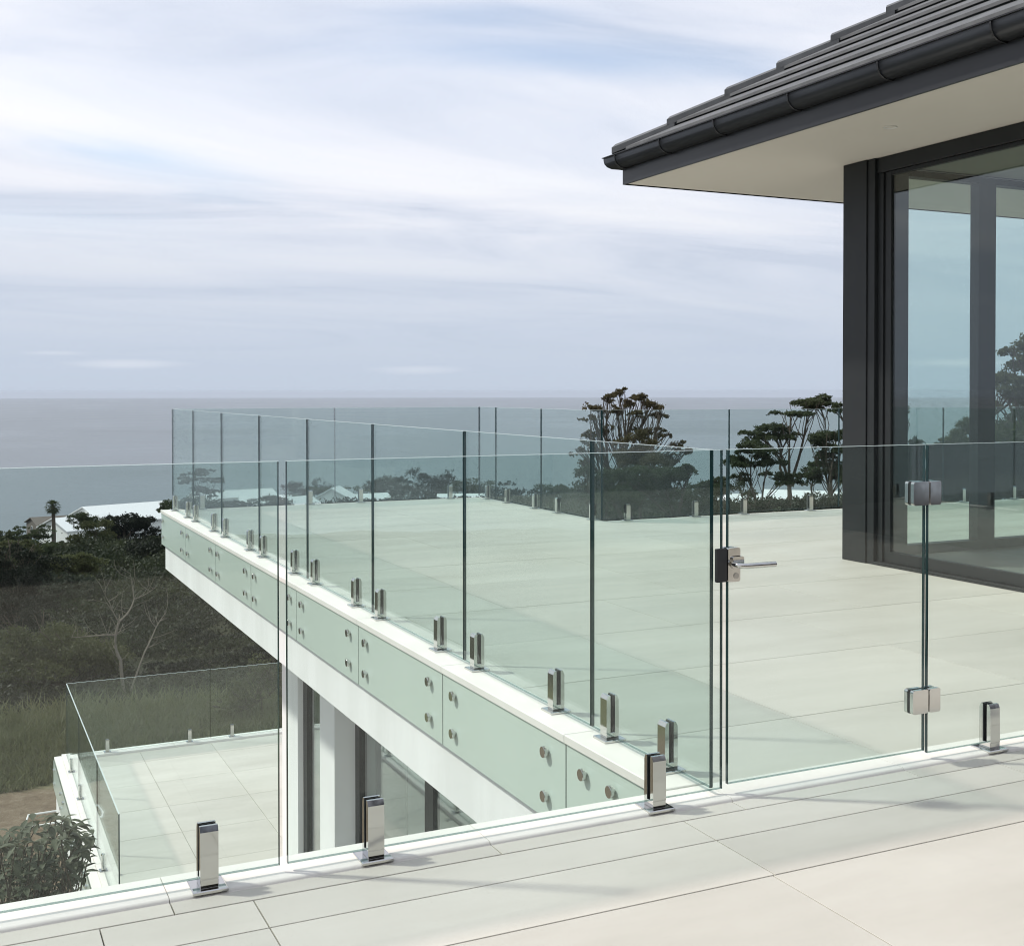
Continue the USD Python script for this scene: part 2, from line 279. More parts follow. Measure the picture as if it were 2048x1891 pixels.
# coping: rounded stones along the front and along the left edge
def bull(y0, y1, z0, z1, r, back=0.003):
    p = [(y1, z0), (y1, z1-back), (y1-back, z1)]
    p += [(y0 + r - r*math.sin(t), z1 - r + r*math.cos(t)) for t in np.linspace(0, math.pi/2, 6)]
    p += [(y0, z0)]; return p[::-1]
cop = thing('front_coping', 'white rounded stone coping under the front glass fence', 'coping', kind='structure')
xs = [-6.0, -4.86, -3.87, -2.87, -1.883, -0.892, 0.04, 0.83, 1.80, 2.80, 3.80, 4.8, 6.0]
for a, b in zip(xs[:-1], xs[1:]):
    y1 = 0.115
    obj('coping_stone', MB().prism(bull(-0.056, y1, -0.025, 0.008, 0.014)[::-1], 'x', a+0.0012, b-0.0012), 'coping_stone', cop, smooth=40)
cop2 = thing('side_coping', 'white stone coping along the left edge of the upper deck', 'coping', kind='structure')
LJ = [0.118, 0.875, 2.24, 3.65, 5.11, 6.58, 8.08, 9.66, 11.29]
for a, b in zip(LJ[:-1], LJ[1:]):
    obj('coping_stone', MB().cbox(-0.137, 0.050, a+0.0012, b-0.0012, -0.025, 0.012, 0.003), 'coping_stone', cop2)

# ------------------------------------------------------------------ glass fences
GT, GB = 1.23, 0.030
TH = 0.0068                                 # half the glass thickness
def pane(parent, axis, at, a, b, z0, z1, m='clear_glass', r=0.0, ends=(True, True)):
    """one glass panel: the clear body, its dark polished sides and a top edge painted pale as if lit by the sky"""
    v = np.array([(u, s*TH, z) for s in (-1, 1) for (u, z) in ((a, z0), (b, z0), (b, z1), (a, z1))], float)
    if axis == 'y': v = v[:, [1, 0, 2]]
    v[:, 0 if axis == 'y' else 1] += at
    g = obj('pane', (v, np.array([(0, 1, 2, 3), (7, 6, 5, 4)])), m, parent)
    e = 0.0006; t = TH
    def strip(u0, u1, w0, w1):
        return (u0, u1, at-t, at+t, w0, w1) if axis == 'x' else (at-t, at+t, u0, u1, w0, w1)
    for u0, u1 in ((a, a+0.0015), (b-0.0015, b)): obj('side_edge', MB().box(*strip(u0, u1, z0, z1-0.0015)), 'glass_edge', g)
    obj('top_edge', MB().box(*strip(a, b, z1-0.0015, z1)), 'lit_glass_edge', g)
    obj('bottom_edge', MB().box(*strip(a+0.0015, b-0.0015, z0, z0+0.0015)), 'glass_foot', g)
    return g

def spigot_meshes(h=0.186):
    """square steel clamp post: two bevelled jaws with the glass slot between them (glass runs along x), on a square plate"""
    w, d, s = 0.026, 0.029, 0.0105
    def jaw(sgn):
        prof = [(s, 0.034), (d, 0.034), (d-0.001, h-0.016), (d-0.009, h), (s, h)]
        m = MB().prism([(sgn*p, q) for p, q in (prof if sgn > 0 else prof[::-1])], 'x', -w, w); return m
    j = MB(); a, f = jaw(1).mesh(); j.add(a, f); a, f = jaw(-1).mesh(); j.add(a, f)
    j.cbox(-w, w, -d, d, 0.011, 0.035, 0.0015)
    plate = MB(); plate.tm(trimesh.convex.convex_hull(np.array([(sx*x, sy*x, z) for sx in (-1, 1) for sy in (-1, 1) for x, z in ((0.049, 0.0), (0.050, 0.002), (0.050, 0.0085), (0.047, 0.011))])))
    rub = MB(); rub.box(-w+0.001, w-0.001, TH+0.0002, s+0.0003, 0.036, h-0.003); rub.box(-w+0.001, w-0.001, -s-0.0003, -TH-0.0002, 0.036, h-0.003)
    return j, plate, rub
SJ, SP, SR = spigot_meshes()
def turned(m, x, y, z, rot):
    v, f = m.mesh(); c, s = math.cos(rot), math.sin(rot)
    return np.c_[v[:, 0]*c - v[:, 1]*s + x, v[:, 0]*s + v[:, 1]*c + y, v[:, 2] + z], f
def spigot(parent, x, y, z, rot=0.0):
    j = obj('spigot', turned(SJ, x, y, z, rot), 'polished_steel', parent)
    obj('base_plate', turned(SP, x, y, z, rot), 'polished_steel', j)
    obj('rubber_gasket', turned(SR, x, y, z, rot), 'black_rubber', j)
H = math.pi/2
fence = thing('glass_pool_fence', 'front frameless glass fence on steel spigots at the left, nearest the viewer', 'glass fence')
pane(fence, 'x', 0.0, -3.05, -1.556, GB, GT); pane(fence, 'x', 0.0, -1.532, 0.030, GB, GT)
for x in (-2.72, -1.769, -1.267, -0.252): spigot(fence, x, -0.012, 0.004)
fence2 = thing('glass_pool_fence', 'front frameless glass panel at the right of the gate, holding its hinges', 'glass fence')
pane(fence2, 'x', 0.0, 0.993, 2.40, GB, GT)
for x in (1.318, 2.10): spigot(fence2, x, -0.012, 0.004)
pane(fence2, 'x', 0.0, 2.42, 3.90, GB, GT)
for x in (2.75, 3.60): spigot(fence2, x, -0.012, 0.004)

# the gate, between the corner and the right panel, with lever lock and two hinges
gate = thing('glass_gate', 'frameless glass gate with steel lever lock and two hinges', 'gate')
GX0, GX1 = 0.054, 0.977
pane(gate, 'x', 0.0, GX0, GX1, GB+0.012, GT)
def rounded_plate(x0, x1, z0, z1, y0, y1, r, axis='y', n=5):
    p = []
    for cx, cz, a0 in ((x1-r, z0+r, -H), (x1-r, z1-r, 0), (x0+r, z1-r, H), (x0+r, z0+r, 2*H)):
        p += [(cx + r*math.cos(a0+t), cz + r*math.sin(a0+t)) for t in np.linspace(0, H, n)]
    return MB().prism(p, axis, y0, y1)
LZ0, LZ1 = 0.763, 0.883
lk = obj('lock_case', rounded_plate(0.042, 0.094, LZ0, LZ1, -0.024, -TH-0.0003, 0.008), 'polished_steel', gate, smooth=35)
obj('rear_case', rounded_plate(0.042, 0.094, LZ0, LZ1, TH+0.0003, 0.024, 0.008), 'polished_steel', lk, smooth=35)
obj('strike_box', MB().cbox(-0.004, 0.040, -0.023, -TH-0.0004, LZ0+0.001, LZ1-0.001, 0.002), 'black_rubber', lk)
hx, hz = 0.080, 0.826
obj('rose', rounded_plate(0.056, 0.104, hz-0.017, hz+0.027, -0.033, -0.0245, 0.008), 'polished_steel', lk, smooth=35)
lev = MB(); arc = [(hx-0.022, -0.033, hz), (hx-0.022, -0.052, hz), (hx-0.018, -0.062, hz), (hx-0.008, -0.070, hz-0.001), (hx+0.006, -0.074, hz-0.002), (hx+0.128, -0.075, hz-0.002)]
lev.tube(arc, [0.0090, 0.0090, 0.0093, 0.0096, 0.0098, 0.0095], 14)
obj('handle', lev, 'polished_steel', lk, smooth=45)
kc = MB(); kc.tube([(0.076, -0.024, 0.784), (0.076, -0.027, 0.784)], 0.0105, 16); obj('key_cylinder', kc, 'brushed_steel', lk, smooth=40)
for z0 in (0.996, 0.192):
    hg = obj('hinge', rounded_plate(GX1-0.074, GX1+0.003, z0, z0+0.092, -0.024, -TH-0.0003, 0.010), 'polished_steel', gate, smooth=35)
    obj('rear_leaf', rounded_plate(GX1-0.074, GX1+0.003, z0, z0+0.092, TH+0.0003, 0.024, 0.010), 'polished_steel', hg, smooth=35)
    obj('fixed_leaf', rounded_plate(GX1+0.011, GX1+0.066, z0, z0+0.092, -0.024, -TH-0.0003, 0.008), 'polished_steel', hg, smooth=35)
    obj('rear_leaf', rounded_plate(GX1+0.011, GX1+0.066, z0, z0+0.092, TH+0.0003, 0.024, 0.008), 'polished_steel', hg, smooth=35)
    pv = MB(); pv.tube([(GX1+0.007, -0.013, z0+0.002), (GX1+0.007, -0.013, z0+0.026)], 0.007, 12); pv.tube([(GX1+0.007, -0.013, z0+0.068), (GX1+0.007, -0.013, z0+0.090)], 0.007, 12)
    pv.tube([(GX1+0.007, -0.013, z0+0.026), (GX1+0.007, -0.013, z0+0.068)], 0.0045, 10)
    obj('pivot', pv, 'brushed_steel', hg, smooth=40)
    obj('gasket', MB().box(GX1-0.072, GX1+0.001, -TH-0.0002, TH+0.0002, z0+0.002, z0+0.090), 'black_rubber', hg)

# left rail
rail = thing('glass_balustrade', 'long frameless glass balustrade along the left edge of the upper deck', 'balustrade')
JY = [0.012, 0.880, 2.2475, 3.739, 5.265, 6.804, 8.385, 9.90, FY]
for a, b in zip(JY[:-1], JY[1:]): pane(rail, 'y', 0.0, a+0.005, b-0.005, GB, GT)
for y in (0.30, 0.735, 1.21, 2.085, 2.59, 3.59, 4.08, 5.06, 5.63, 6.66, 7.155, 8.21, 8.76, 9.75, 10.21, 11.08): spigot(rail, 0.0, y, 0.012, H)
far = thing('glass_balustrade', 'glass balustrade across the far edge of the upper deck, facing the sea', 'balustrade')
for a, b in ((0.012, 2.02), (2.03, NX-0.01)): pane(far, 'x', FY, a, b, GB, GT)
for x in (0.35, 1.70, 2.37, 3.62): spigot(far, x, FY, 0.0)
notch = thing('glass_balustrade', 'short return of glass balustrade stepping back from the far deck edge', 'balustrade')
for a, b in ((NY+0.012, 9.385), (9.395, 10.705), (10.715, FY-0.01)): pane(notch, 'y', NX, a, b, GB, GT)
for y in (8.12, 8.95, 9.56, 10.36, 10.98): spigot(notch, NX, y, 0.0, H)
right = thing('glass_balustrade', 'glass balustrade running behind the house towards the right', 'balustrade')
rx = [NX+0.002, 5.74, 7.36, 9.06, 10.7, 12.3, RX]
for a, b in zip(rx[:-1], rx[1:]): pane(right, 'x', NY, a+0.005, b-0.005, GB, GT)
for x in (4.37, 5.27, 5.95, 6.92, 7.75, 8.66, 9.4, 10.3, 11.1, 11.9): spigot(right, x, NY, 0.0)

# ------------------------------------------------------------------ house
house = thing('house', 'modern white house with dark window frames, tiled roof and deep eaves', 'house')
# lower storey and terrace slab
SX = -0.100; SE = 11.17
obj('terrace_slab', MB().box(SX, NX+0.10, 0.118, SE, -0.685, -0.402).box(SX, -0.001, 0.118, SE, -0.402, -0.026), 'white_render', house)
obj('terrace_slab', MB().box(NX+0.10, RX, 0.118, NY+0.04, -0.685, -0.402), 'white_render', house)
obj('retaining_wall', MB().box(-7.0, 0.95, -0.25, 0.108, -4.6, -0.61), 'white_render', house)
LX = 0.95; LZ = -3.9
obj('lower_wall', MB().box(LX, 1.5, 9.087, 9.76, LZ, -0.687), 'white_render', house)
obj('lower_wall', MB().box(LX, 1.5, 7.731, 8.239, LZ, -0.687), 'grey_render', house)
obj('lower_wall', MB().box(1.5, 9.0, 9.56, 9.76, LZ, -0.687), 'white_render', house)
obj('lower_wall', MB().box(LX, 1.6, 0.118, 2.6, LZ, -0.687), 'white_render', house)
w1 = obj('lower_window', MB().box(LX+0.06, LX+0.13, 8.94, 9.086, LZ+0.002, -0.688).box(LX+0.06, LX+0.13, 8.24, 8.94, -0.93, -0.688).box(LX+0.06, LX+0.13, 8.24, 8.94, LZ+0.002, LZ+0.08), 'powder_coat', house)
obj('window_pane', MB().box(LX+0.09, LX+0.10, 8.241, 8.939, LZ+0.081, -0.931), 'window_glass', w1)
D = 0.21
w2 = obj('lower_sliding_door', MB().box(LX+D, LX+D+0.08, 7.60, 7.73, LZ+0.002, -0.688).box(LX+D, LX+D+0.08, 2.6, 7.60, -0.83, -0.688).box(LX+D, LX+D+0.08, 2.6, 7.60, LZ+0.002, LZ+0.07)
         .box(LX+D+0.01, LX+D+0.07, 5.67, 5.86, LZ+0.071, -0.831).box(LX+D+0.01, LX+D+0.07, 4.2, 4.35, LZ+0.071, -0.831), 'powder_coat', house)
for a, b in ((5.861, 7.599), (4.351, 5.669), (2.601, 4.199)):
    obj('window_pane', MB().box(LX+D+0.03, LX+D+0.04, a, b, LZ+0.072, -0.832), 'window_glass', w2)
obj('curtain', MB().box(LX+D+0.16, LX+D+0.18, 6.72, 7.58, LZ+0.01, -0.70), 'room_dark', house)
obj('lower_room', MB().box(1.6, 8.9, 0.3, 9.5, LZ-0.02, LZ).box(8.7, 8.9, 0.3, 9.5, LZ, -0.70).box(1.7, 8.7, 0.3, 0.4, LZ, -0.70).box(2.6, 2.7, 8.2, 9.55, LZ, -0.70), 'room_paint', house)

# green glass panels held off the slab face by round steel buttons
PX = -0.122
for i, (a, b) in enumerate(zip(LJ[:-1], LJ[1:])):
    cl = thing('cladding_panel', ['green glass panel on the white slab edge, nearest the front fence', 'green glass panel on the slab edge, second from the front fence', 'green glass panel on the slab edge, third from the front fence',
         'green glass panel on the slab edge, fourth from the front fence', 'green glass panel on the slab edge, fifth from the front fence', 'green glass panel on the slab edge, third from its far end', 'green glass panel on the slab edge, next to the far end one',
         'green glass panel at the far end of the white slab edge'][i], 'glass panel', 'green glass panels along the slab edge')
    y0, y1 = a+0.003, b-0.003
    v = np.array([(PX+s*0.005, y, z) for s in (-1, 1) for (y, z) in ((y0, -0.400), (y1, -0.400), (y1, -0.014), (y0, -0.014))])
    g = obj('pane', (v, np.array([(3, 2, 1, 0), (4, 5, 6, 7)])), 'panel_glass', cl)
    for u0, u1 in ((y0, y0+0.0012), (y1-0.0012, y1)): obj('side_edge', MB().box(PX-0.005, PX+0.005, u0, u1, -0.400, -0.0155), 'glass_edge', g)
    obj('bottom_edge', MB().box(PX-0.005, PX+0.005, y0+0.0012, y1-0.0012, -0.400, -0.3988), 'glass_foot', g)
    obj('top_edge', MB().box(PX-0.005, PX+0.005, y0, y1, -0.0155, -0.014), 'lit_glass_edge', g)
    for y in (y0+0.165 if i else y0+0.36, y1-0.165):
        for z in (-0.105, -0.295):
            k = MB(); k.tube([(PX-0.0052, y, z), (PX-0.018, y, z), (PX-0.0181, y, z), (PX-0.030, y, z), (PX-0.032, y, z)], [0.013, 0.013, 0.025, 0.025, 0.0235], 20)
            so = obj('standoff', k, 'polished_steel', cl, smooth=40)
            obj('spacer', MB().tube([(PX+0.0055, y, z), (SX-0.001, y, z)], 0.009, 14), 'brushed_steel', so, smooth=40)

# upper storey
HX, HY, SZ = 4.47, 4.50, 3.360
obj('corner_post', MB().cbox(HX, HX+0.16, 4.215, HY, 0.0, SZ-0.002, 0.003), 'powder_coat', house)
fr = MB()
FXa, FXb = HX+0.045, HX+0.125
fr.cbox(HX+0.012, FXb, 4.13, 4.213, 0.001, SZ-0.003, 0.002)                  # dark upright beside the post
fr.cbox(FXa-0.01, FXb, 0.2, 4.128, 3.235, SZ-0.003, 0.002)                   # head
fr.cbox(HX+0.01, HX+0.30, 0.2, 4.128, 0.001, 0.028, 0.002)                   # track
fr.cbox(FXa, FXb-0.03, 4.065, 4.127, 0.030, 3.233, 0.002)
sd = obj('sliding_door', fr, 'powder_coat', house)
st = MB(); st.cbox(FXa+0.01, FXb-0.035, 3.985, 4.045, 0.030, 3.232, 0.002); st.cbox(FXa+0.005, FXb-0.035, 0.2, 3.984, 0.030, 0.122, 0.002); st.cbox(FXa+0.01, FXb-0.035, 0.2, 3.984, 3.20, 3.232, 0.002)
obj('stile', st, 'powder_coat', sd)
obj('seal', MB().box(FXa+0.016, FXb-0.04, 4.0455, 4.0645, 0.031, 3.231), 'dark_seal', sd)
gx = FXa+0.03
v = np.array([(gx+s*0.004, y, z) for s in (-1, 1) for (y, z) in ((0.2, 0.123), (3.984, 0.123), (3.984, 3.199), (0.2, 3.199))])
obj('window_pane', (v, np.array([(0, 1, 2, 3), (7, 6, 5, 4)])[:, ::-1]), 'window_glass', sd)
# rear doors, facing the far balustrade
RY = 4.44
rf = MB(); wx = [HX+0.162, 5.10, 5.93, 6.14, 7.55, 7.76, 9.2, 9.41, 11.0]
rf.box(HX+0.162, 11.2, RY-0.05, RY+0.05, 3.30, SZ-0.003); rf.box(HX+0.162, 11.2, RY-0.05, RY+0.05, 0.002, 0.095)
for a, b in ((HX+0.162, 5.10), (5.93, 6.14), (7.55, 7.76), (9.2, 9.41)): rf.box(a, b, RY-0.05, RY+0.05, 0.095, 3.30)
rd = obj('sliding_door', rf, 'powder_coat', house)
for a, b in ((5.10, 5.93), (6.14, 7.55), (7.76, 9.2), (9.41, 11.2)):
    v = np.array([(x, RY+s*0.004, z) for s in (-1, 1) for (x, z) in ((a, 0.095), (b, 0.095), (b, 3.30), (a, 3.30))])
    obj('window_pane', (v, np.array([(0, 1, 2, 3), (7, 6, 5, 4)])), 'window_glass', rd)
obj('room_floor', MB().box(HX+0.302, 11.2, 0.2, RY-0.052, -0.02, 0.012), 'room_floor', house)
obj('ceiling', MB().box(HX+0.127, 11.2, 0.0, RY-0.052, SZ+0.01, SZ+0.06).box(5.6, 11.2, 0.2, 3.1, 3.18, SZ+0.005), 'room_paint', house)
obj('inner_wall', MB().box(11.2, 11.3, -0.2, HY, 0.0, SZ).box(HX, 11.2, -0.1, 0.19, 0.0, SZ-0.004), 'room_paint', house)
# eaves
EX, EY = 3.23, 6.08
sf = obj('soffit', MB().box(EX+0.022, HX+0.12, -4.0, EY-0.022, SZ, SZ+0.018).box(HX+0.12, 12.5, RY+0.02, EY-0.022, SZ, SZ+0.018), 'soffit_board', house)
dl = MB(); th = np.linspace(0, 2*np.pi, 25)
ring = [(3.78 + r*math.cos(t), 3.20 + r*math.sin(t), z) for r, z in ((0.050, SZ-0.0005), (0.049, SZ-0.005), (0.040, SZ-0.004), (0.036, SZ+0.0))[0:4] for t in th]
f = [(i*25+j, i*25+j+1, (i+1)*25+j+1, (i+1)*25+j) for i in range(3) for j in range(24)]
dl.add(ring, f); dlo = obj('downlight', dl, 'lamp_white', sf, smooth=40)
obj('fascia', MB().box(EX, EX+0.02, -4.0, EY, SZ-0.008, 3.60).box(EX+0.02, 12.5, EY-0.02, EY, SZ-0.008, 3.60), 'gutter_paint', house)
# gutter: quarter-round trough swept along both eaves with a mitred corner
gp = [(0.0, 3.60), (0.0, 3.500), (-0.035, 3.495), (-0.075, 3.503), (-0.105, 3.523), (-0.124, 3.553), (-0.130, 3.590), (-0.130, 3.604), (-0.142, 3.606), (-0.142, 3.613), (-0.124, 3.613), (-0.122, 3.590), (-0.115, 3.556), (-0.098, 3.530), (-0.072, 3.512), (-0.034, 3.505), (-0.006, 3.508), (-0.006, 3.60)]
def gutter_ring(kind):
    if kind == 'near': return [(EX-0.001+o, -4.0, z) for o, z in gp]
    if kind == 'mitre': return [(EX-0.001+o, EY+0.001-o, z) for o, z in gp]
    return [(12.5, EY+0.001-o, z) for o, z in gp]
rings = [gutter_ring(k) for k in ('near', 'mitre', 'far')]; n = len(gp)
f = [(i*n+j, i*n+(j+1) % n, (i+1)*n+(j+1) % n, (i+1)*n+j) for i in range(2) for j in range(n)]
gt = obj('gutter', (np.array(sum(rings, [])), np.array(f)), 'gutter_paint', house, smooth=35)
for y in (6.0, 5.25, 4.444, 3.516, 2.586, 1.646, 0.7, -0.25, -1.2):
    op = [(-0.0, 3.488), (-0.035, 3.489), (-0.077, 3.497), (-0.110, 3.519), (-0.130, 3.551), (-0.137, 3.590), (-0.137, 3.603), (-0.130, 3.603), (-0.130, 3.590), (-0.124, 3.553), (-0.105, 3.523), (-0.075, 3.503), (-0.035, 3.495), (0.0, 3.499)]
    obj('bracket', MB().prism([(EX-0.0015+o, z) for o, z in op], 'y', y-0.006, y+0.006), 'dark_seal', gt)
# roof: courses of thick flat tiles on both slopes, capped along the hip
PT = math.tan(math.radians(31.0)); RZ0 = 3.615; RXe = EX-0.05; RYe = EY+0.05
CW = 0.335
rf = thing('roof', parent=house)
for i in range(11):
    a, b = i*CW, (i+1)*CW+0.06; th = 0.030
    def zz(t, lift): return RZ0 + t*PT + lift
    # near slope (runs along y), cut along the hip
    def strip(sl):
        q = []
        for (t, lift) in ((a, 0.060), (b, 0.012), (b, -0.012), (a, 0.036)):
            for end in (0, 1):
                if sl == 'near': q.append((RXe+t, -4.0 if end == 0 else RYe-t, zz(t, lift)))
                else: q.append((RXe+t if end == 0 else 12.5, RYe-t, zz(t, lift)))
        return np.array(q), np.array([(0, 1, 3, 2), (2, 3, 5, 4), (4, 5, 7, 6), (6, 7, 1, 0), (0, 2, 4, 6), (1, 7, 5, 3)])
    for sl in ('near', 'far'):
        obj('roof_course', strip(sl), 'roof_tile', rf)
hv = [0.0, 0.363, 0.731, 1.051, 1.377, 1.70, 2.03, 2.36, 2.69, 3.02]
for i in range(len(hv)-1):
    a, b = hv[i]-0.0, hv[i+1]+0.05
    q = []
    for t, lift in ((a, 0.118), (b, 0.060)):
        cx, cy, cz = RXe+t, RYe-t, RZ0+t*PT+lift; w_ = 0.135; o = w_/math.sqrt(2)
        for d in (-0.02, -0.075): q += [(cx-o, cy-o, cz-o*PT+0.02+d), (cx+o, cy+o, cz-o*PT+0.02+d)]
        q.append((cx, cy, cz))
    q = trimesh.convex.convex_hull(np.array(q))
    obj('hip_tile', (np.array(q.vertices), np.array(q.faces)), 'roof_tile', rf)

# the wing of the house behind the viewer (seen only as reflections in glass and steel)
wing = thing('house_wing', 'dark glazed wing of the house facing the fence from behind', 'house')
obj('wall', MB().box(-9.0, 9.0, -8.6, -8.4, 0.0, 2.97), 'powder_coat', wing)
for x in (-6.0, -2.9, 0.4, 3.7): obj('pillar', MB().box(x, x+0.35, -8.4, -8.05, 0.0, 2.97), 'white_render', wing)
obj('soffit', MB().box(-9.4, 9.4, -9.0, -4.72, 2.98, 3.0), 'room_dark', wing)
obj('roof', MB().prism([(-4.65, 2.94), (-4.65, 3.25), (-9.2, 5.4), (-9.2, 3.03), (-4.70, 3.03)], 'x', -9.5, 9.5), 'gutter_paint', wing)

# ------------------------------------------------------------------ lower terrace
low = thing('lower_terrace', 'lower terrace paved with large cream tiles below the upper deck', 'terrace', kind='structure')
LGX, LGY = -0.92, 14.86
obj('bed', MB().box(-1.03, LX, 2.0, 15.0, LZ-0.62, LZ-0.009).box(LX, 6.0, 9.76, 15.0, LZ-0.62, LZ-0.009), 'pale_grout', low)
yl = [7.2, 8.2, 9.2, 10.19, 11.21, 12.21, 13.23, 14.25, 14.76]; xl = [-0.835, 0.088, 1.13, 2.17, 3.2, 4.3]
for y0, y1 in zip(yl[:-1], yl[1:]):
    for x0, x1 in zip(xl[:-1], xl[1:]):
        if x0 >= LX and y1 < 9.8: continue
        x1b = min(x1, LX-0.003) if y1 < 9.8 else x1
        tile(low, x0, x1b, y0, y1, LZ, gx=0.003, gy=0.003)
cop3 = thing('terrace_coping', 'white stone coping around the lower terrace edge', 'coping', kind='structure')
for a, b in ((5.0, 6.9), (6.9, 8.75), (8.75, 10.5), (10.5, 11.95), (11.95, 13.45), (13.45, 14.98)):
    obj('coping_stone', MB().cbox(-1.085, -0.985, a+0.002, b-0.002, LZ-0.03, LZ+0.02), 'coping_stone', cop3)
    obj('coping_stone', MB().cbox(-0.984, -0.84, a+0.002, b-0.002, LZ-0.03, LZ+0.045), 'coping_stone', cop3)
for a, b in ((-0.838, 0.6), (0.6, 2.1), (2.1, 3.6), (3.6, 5.2)):
    obj('coping_stone', MB().cbox(a+0.002, b-0.002, 14.775, 14.98, LZ-0.03, LZ+0.03), 'coping_stone', cop3)
obj('edge_wall', MB().box(-1.06, -0.99, 5.0, 14.96, LZ-1.3, LZ-0.032).box(-0.99, 5.2, 14.90, 14.96, LZ-1.3, LZ-0.032), 'white_render', low)
lr = thing('glass_balustrade', 'glass balustrade along the left edge of the lower terrace', 'balustrade')
LGT, LGB = LZ+1.10, LZ+0.055
for i, (a, b) in enumerate(((8.95, 10.9), (10.912, 13.05), (13.062, LGY-0.008))): pane(lr, 'y', LGX, a, b, LGB, LGT)
for y in (10.28, 12.84, 14.06): spigot(lr, LGX, y, LZ+0.044, H)
lf = thing('glass_balustrade', 'glass balustrade across the far edge of the lower terrace', 'balustrade')
for a, b in ((LGX+0.002, 1.14), (1.15, 2.9), (2.91, 4.6)): pane(lf, 'x', LGY, a, b, LGB-0.015, LGT)
for x in (-0.36, 0.83, 1.47, 2.6): spigot(lf, x, LGY, LZ+0.031, 0.0)
for i, (a, b) in enumerate(((6.9, 8.75), (8.75, 10.5), (10.5, 11.95), (11.95, 13.45), (13.45, 14.96))):
    cl = thing('cladding_panel', ['grey green glass panel on the lower terrace edge, nearest the front fence', 'grey green glass panel on the lower terrace edge, second nearest the viewer', 'grey green glass panel on the lower terrace edge behind the large leaved bush',
        'grey green glass panel on the lower terrace edge beside the white pipe', 'grey green glass panel at the far left corner of the lower terrace'][i], 'glass panel', 'green glass panels along the lower terrace edge')
    v = np.array([(-1.092+s*0.005, y, z) for s in (-1, 1) for (y, z) in ((a+0.004, LZ-0.42), (b-0.004, LZ-0.42), (b-0.004, LZ-0.005), (a+0.004, LZ-0.005))])
    g = obj('pane', (v, np.array([(3, 2, 1, 0), (4, 5, 6, 7)])), 'panel_glass', cl)
    for y in (a+0.2, b-0.2):
        for z in (-0.11, -0.31):
            obj('standoff', MB().tube([(-1.0975, y, LZ+z), (-1.12, y, LZ+z)], 0.024, 14), 'polished_steel', cl, smooth=40)

# ------------------------------------------------------------------ land and sea
def vray(x, y):
    """ray of the viewer's eye through a point of the (2001 wide) photograph, used to place far things at a chosen distance"""
    x, y = x*1.02349, y*1.02349
    return R_*(x-1024)/FPX + U_*((945.5+SHY-y)/FPX) + F_
def at(x, y, r):
    d = vray(x, y); return CAM + d*(r/math.hypot(d[0], d[1]))
RAD = [0, 20, 26, 35, 50, 75, 100, 150, 200, 300, 450, 650, 900, 1400]
ZA = [-4.9, -4.9, -5.1, -5.7, -6.7, -8.6, -10.8, -17, -24, -38, -58, -83, -84.5, -85]
ZB = [-4.9, -4.9, -4.9, -4.7, -4.9, -6.3, -8.1, -13.2, -19.2, -33, -54, -83, -84.5, -85]
def ground_z(x, y):
    dx, dy = np.asarray(x)-CAM[0], np.asarray(y)-CAM[1]; r = np.hypot(dx, dy); a = np.degrees(np.arctan2(dx, dy))
    w = np.clip((a-9)/9, 0, 1); w = w*w*(3-2*w)
    z = np.interp(r, RAD, ZA)*(1-w) + np.interp(r, RAD, ZB)*w
    p = np.stack([np.asarray(x)/9.0, np.asarray(y)/9.0, np.zeros_like(r)], -1)
    return z + (meshkit.fbm(p, 4, 3)-0.5)*np.clip((r-14)/30, 0.05, 1)*np.clip(r/60, 0.5, 3.5)
ra = np.r_[np.linspace(0.5, 30, 60), np.geomspace(30.5, 1200, 110)]; aa = np.radians(np.r_[np.linspace(-180, -30, 30)[:-1], np.linspace(-30, 80, 200), np.linspace(80, 180, 24)[1:]])
RR, AA = np.meshgrid(ra, aa, indexing='ij'); X = CAM[0]+RR*np.sin(AA); Y = CAM[1]+RR*np.cos(AA)
Zg = ground_z(X, Y); na = len(aa)
vv = np.stack([X, Y, Zg], -1).reshape(-1, 3)
I, J = np.meshgrid(np.arange(len(ra)-1), np.arange(na-1), indexing='ij'); k = (I*na+J).ravel()
ff = np.c_[k, k+na, k+na+1, k+1]
ff = ff[:, ::-1]
n = {"gp": ("geometry", {}), "n1": ("noise_texture", {"scale": 0.35, "detail": 6.0, "roughness": 0.6}), "n2": ("noise_texture", {"scale": 6.0, "detail": 8.0, "roughness": 0.7}),
     "r1": ("rgb_ramp", {"ramp": [(0.30, (0.026, 0.029, 0.018)), (0.5, (0.042, 0.044, 0.027)), (0.68, (0.062, 0.058, 0.038))]}),
     "soil": ("rgb_ramp", {"ramp": [(0.3, (0.125, 0.092, 0.064)), (0.55, (0.19, 0.148, 0.105)), (0.75, (0.26, 0.215, 0.16))]}),
     "sep": ("separate_xyz", {}), "dd": ("vector_math", {"math_type": "distance", "vector2": (CAM[0], CAM[1], 0.0)}), "flat": ("combine_xyz", {"z": 0.0}),
     "md": ("map_range", {"range_type": "smoothstep", "from_min": 20.6, "from_max": 21.2, "to_min": 0.0, "to_max": 1.0, "clamp": True}),
     "wob": ("math", {"math_type": "multiply_add", "value2": 1.0}), "gr": ("rgb_ramp", {"ramp": [(0.3, (0.100, 0.108, 0.052)), (0.7, (0.150, 0.155, 0.080))]}), "mg": ("map_range", {"range_type": "smoothstep", "from_min": 24.6, "from_max": 26.2, "to_min": 0.0, "to_max": 1.0, "clamp": True}), "mx0": ("mix", {}),
     "mx": ("mix", {}), "b": ("bump", {"strength": 0.8, "distance": 0.08}),
     "p": ("principled_bsdf", {"roughness": 0.95, "specular_ior_level": 0.1})}
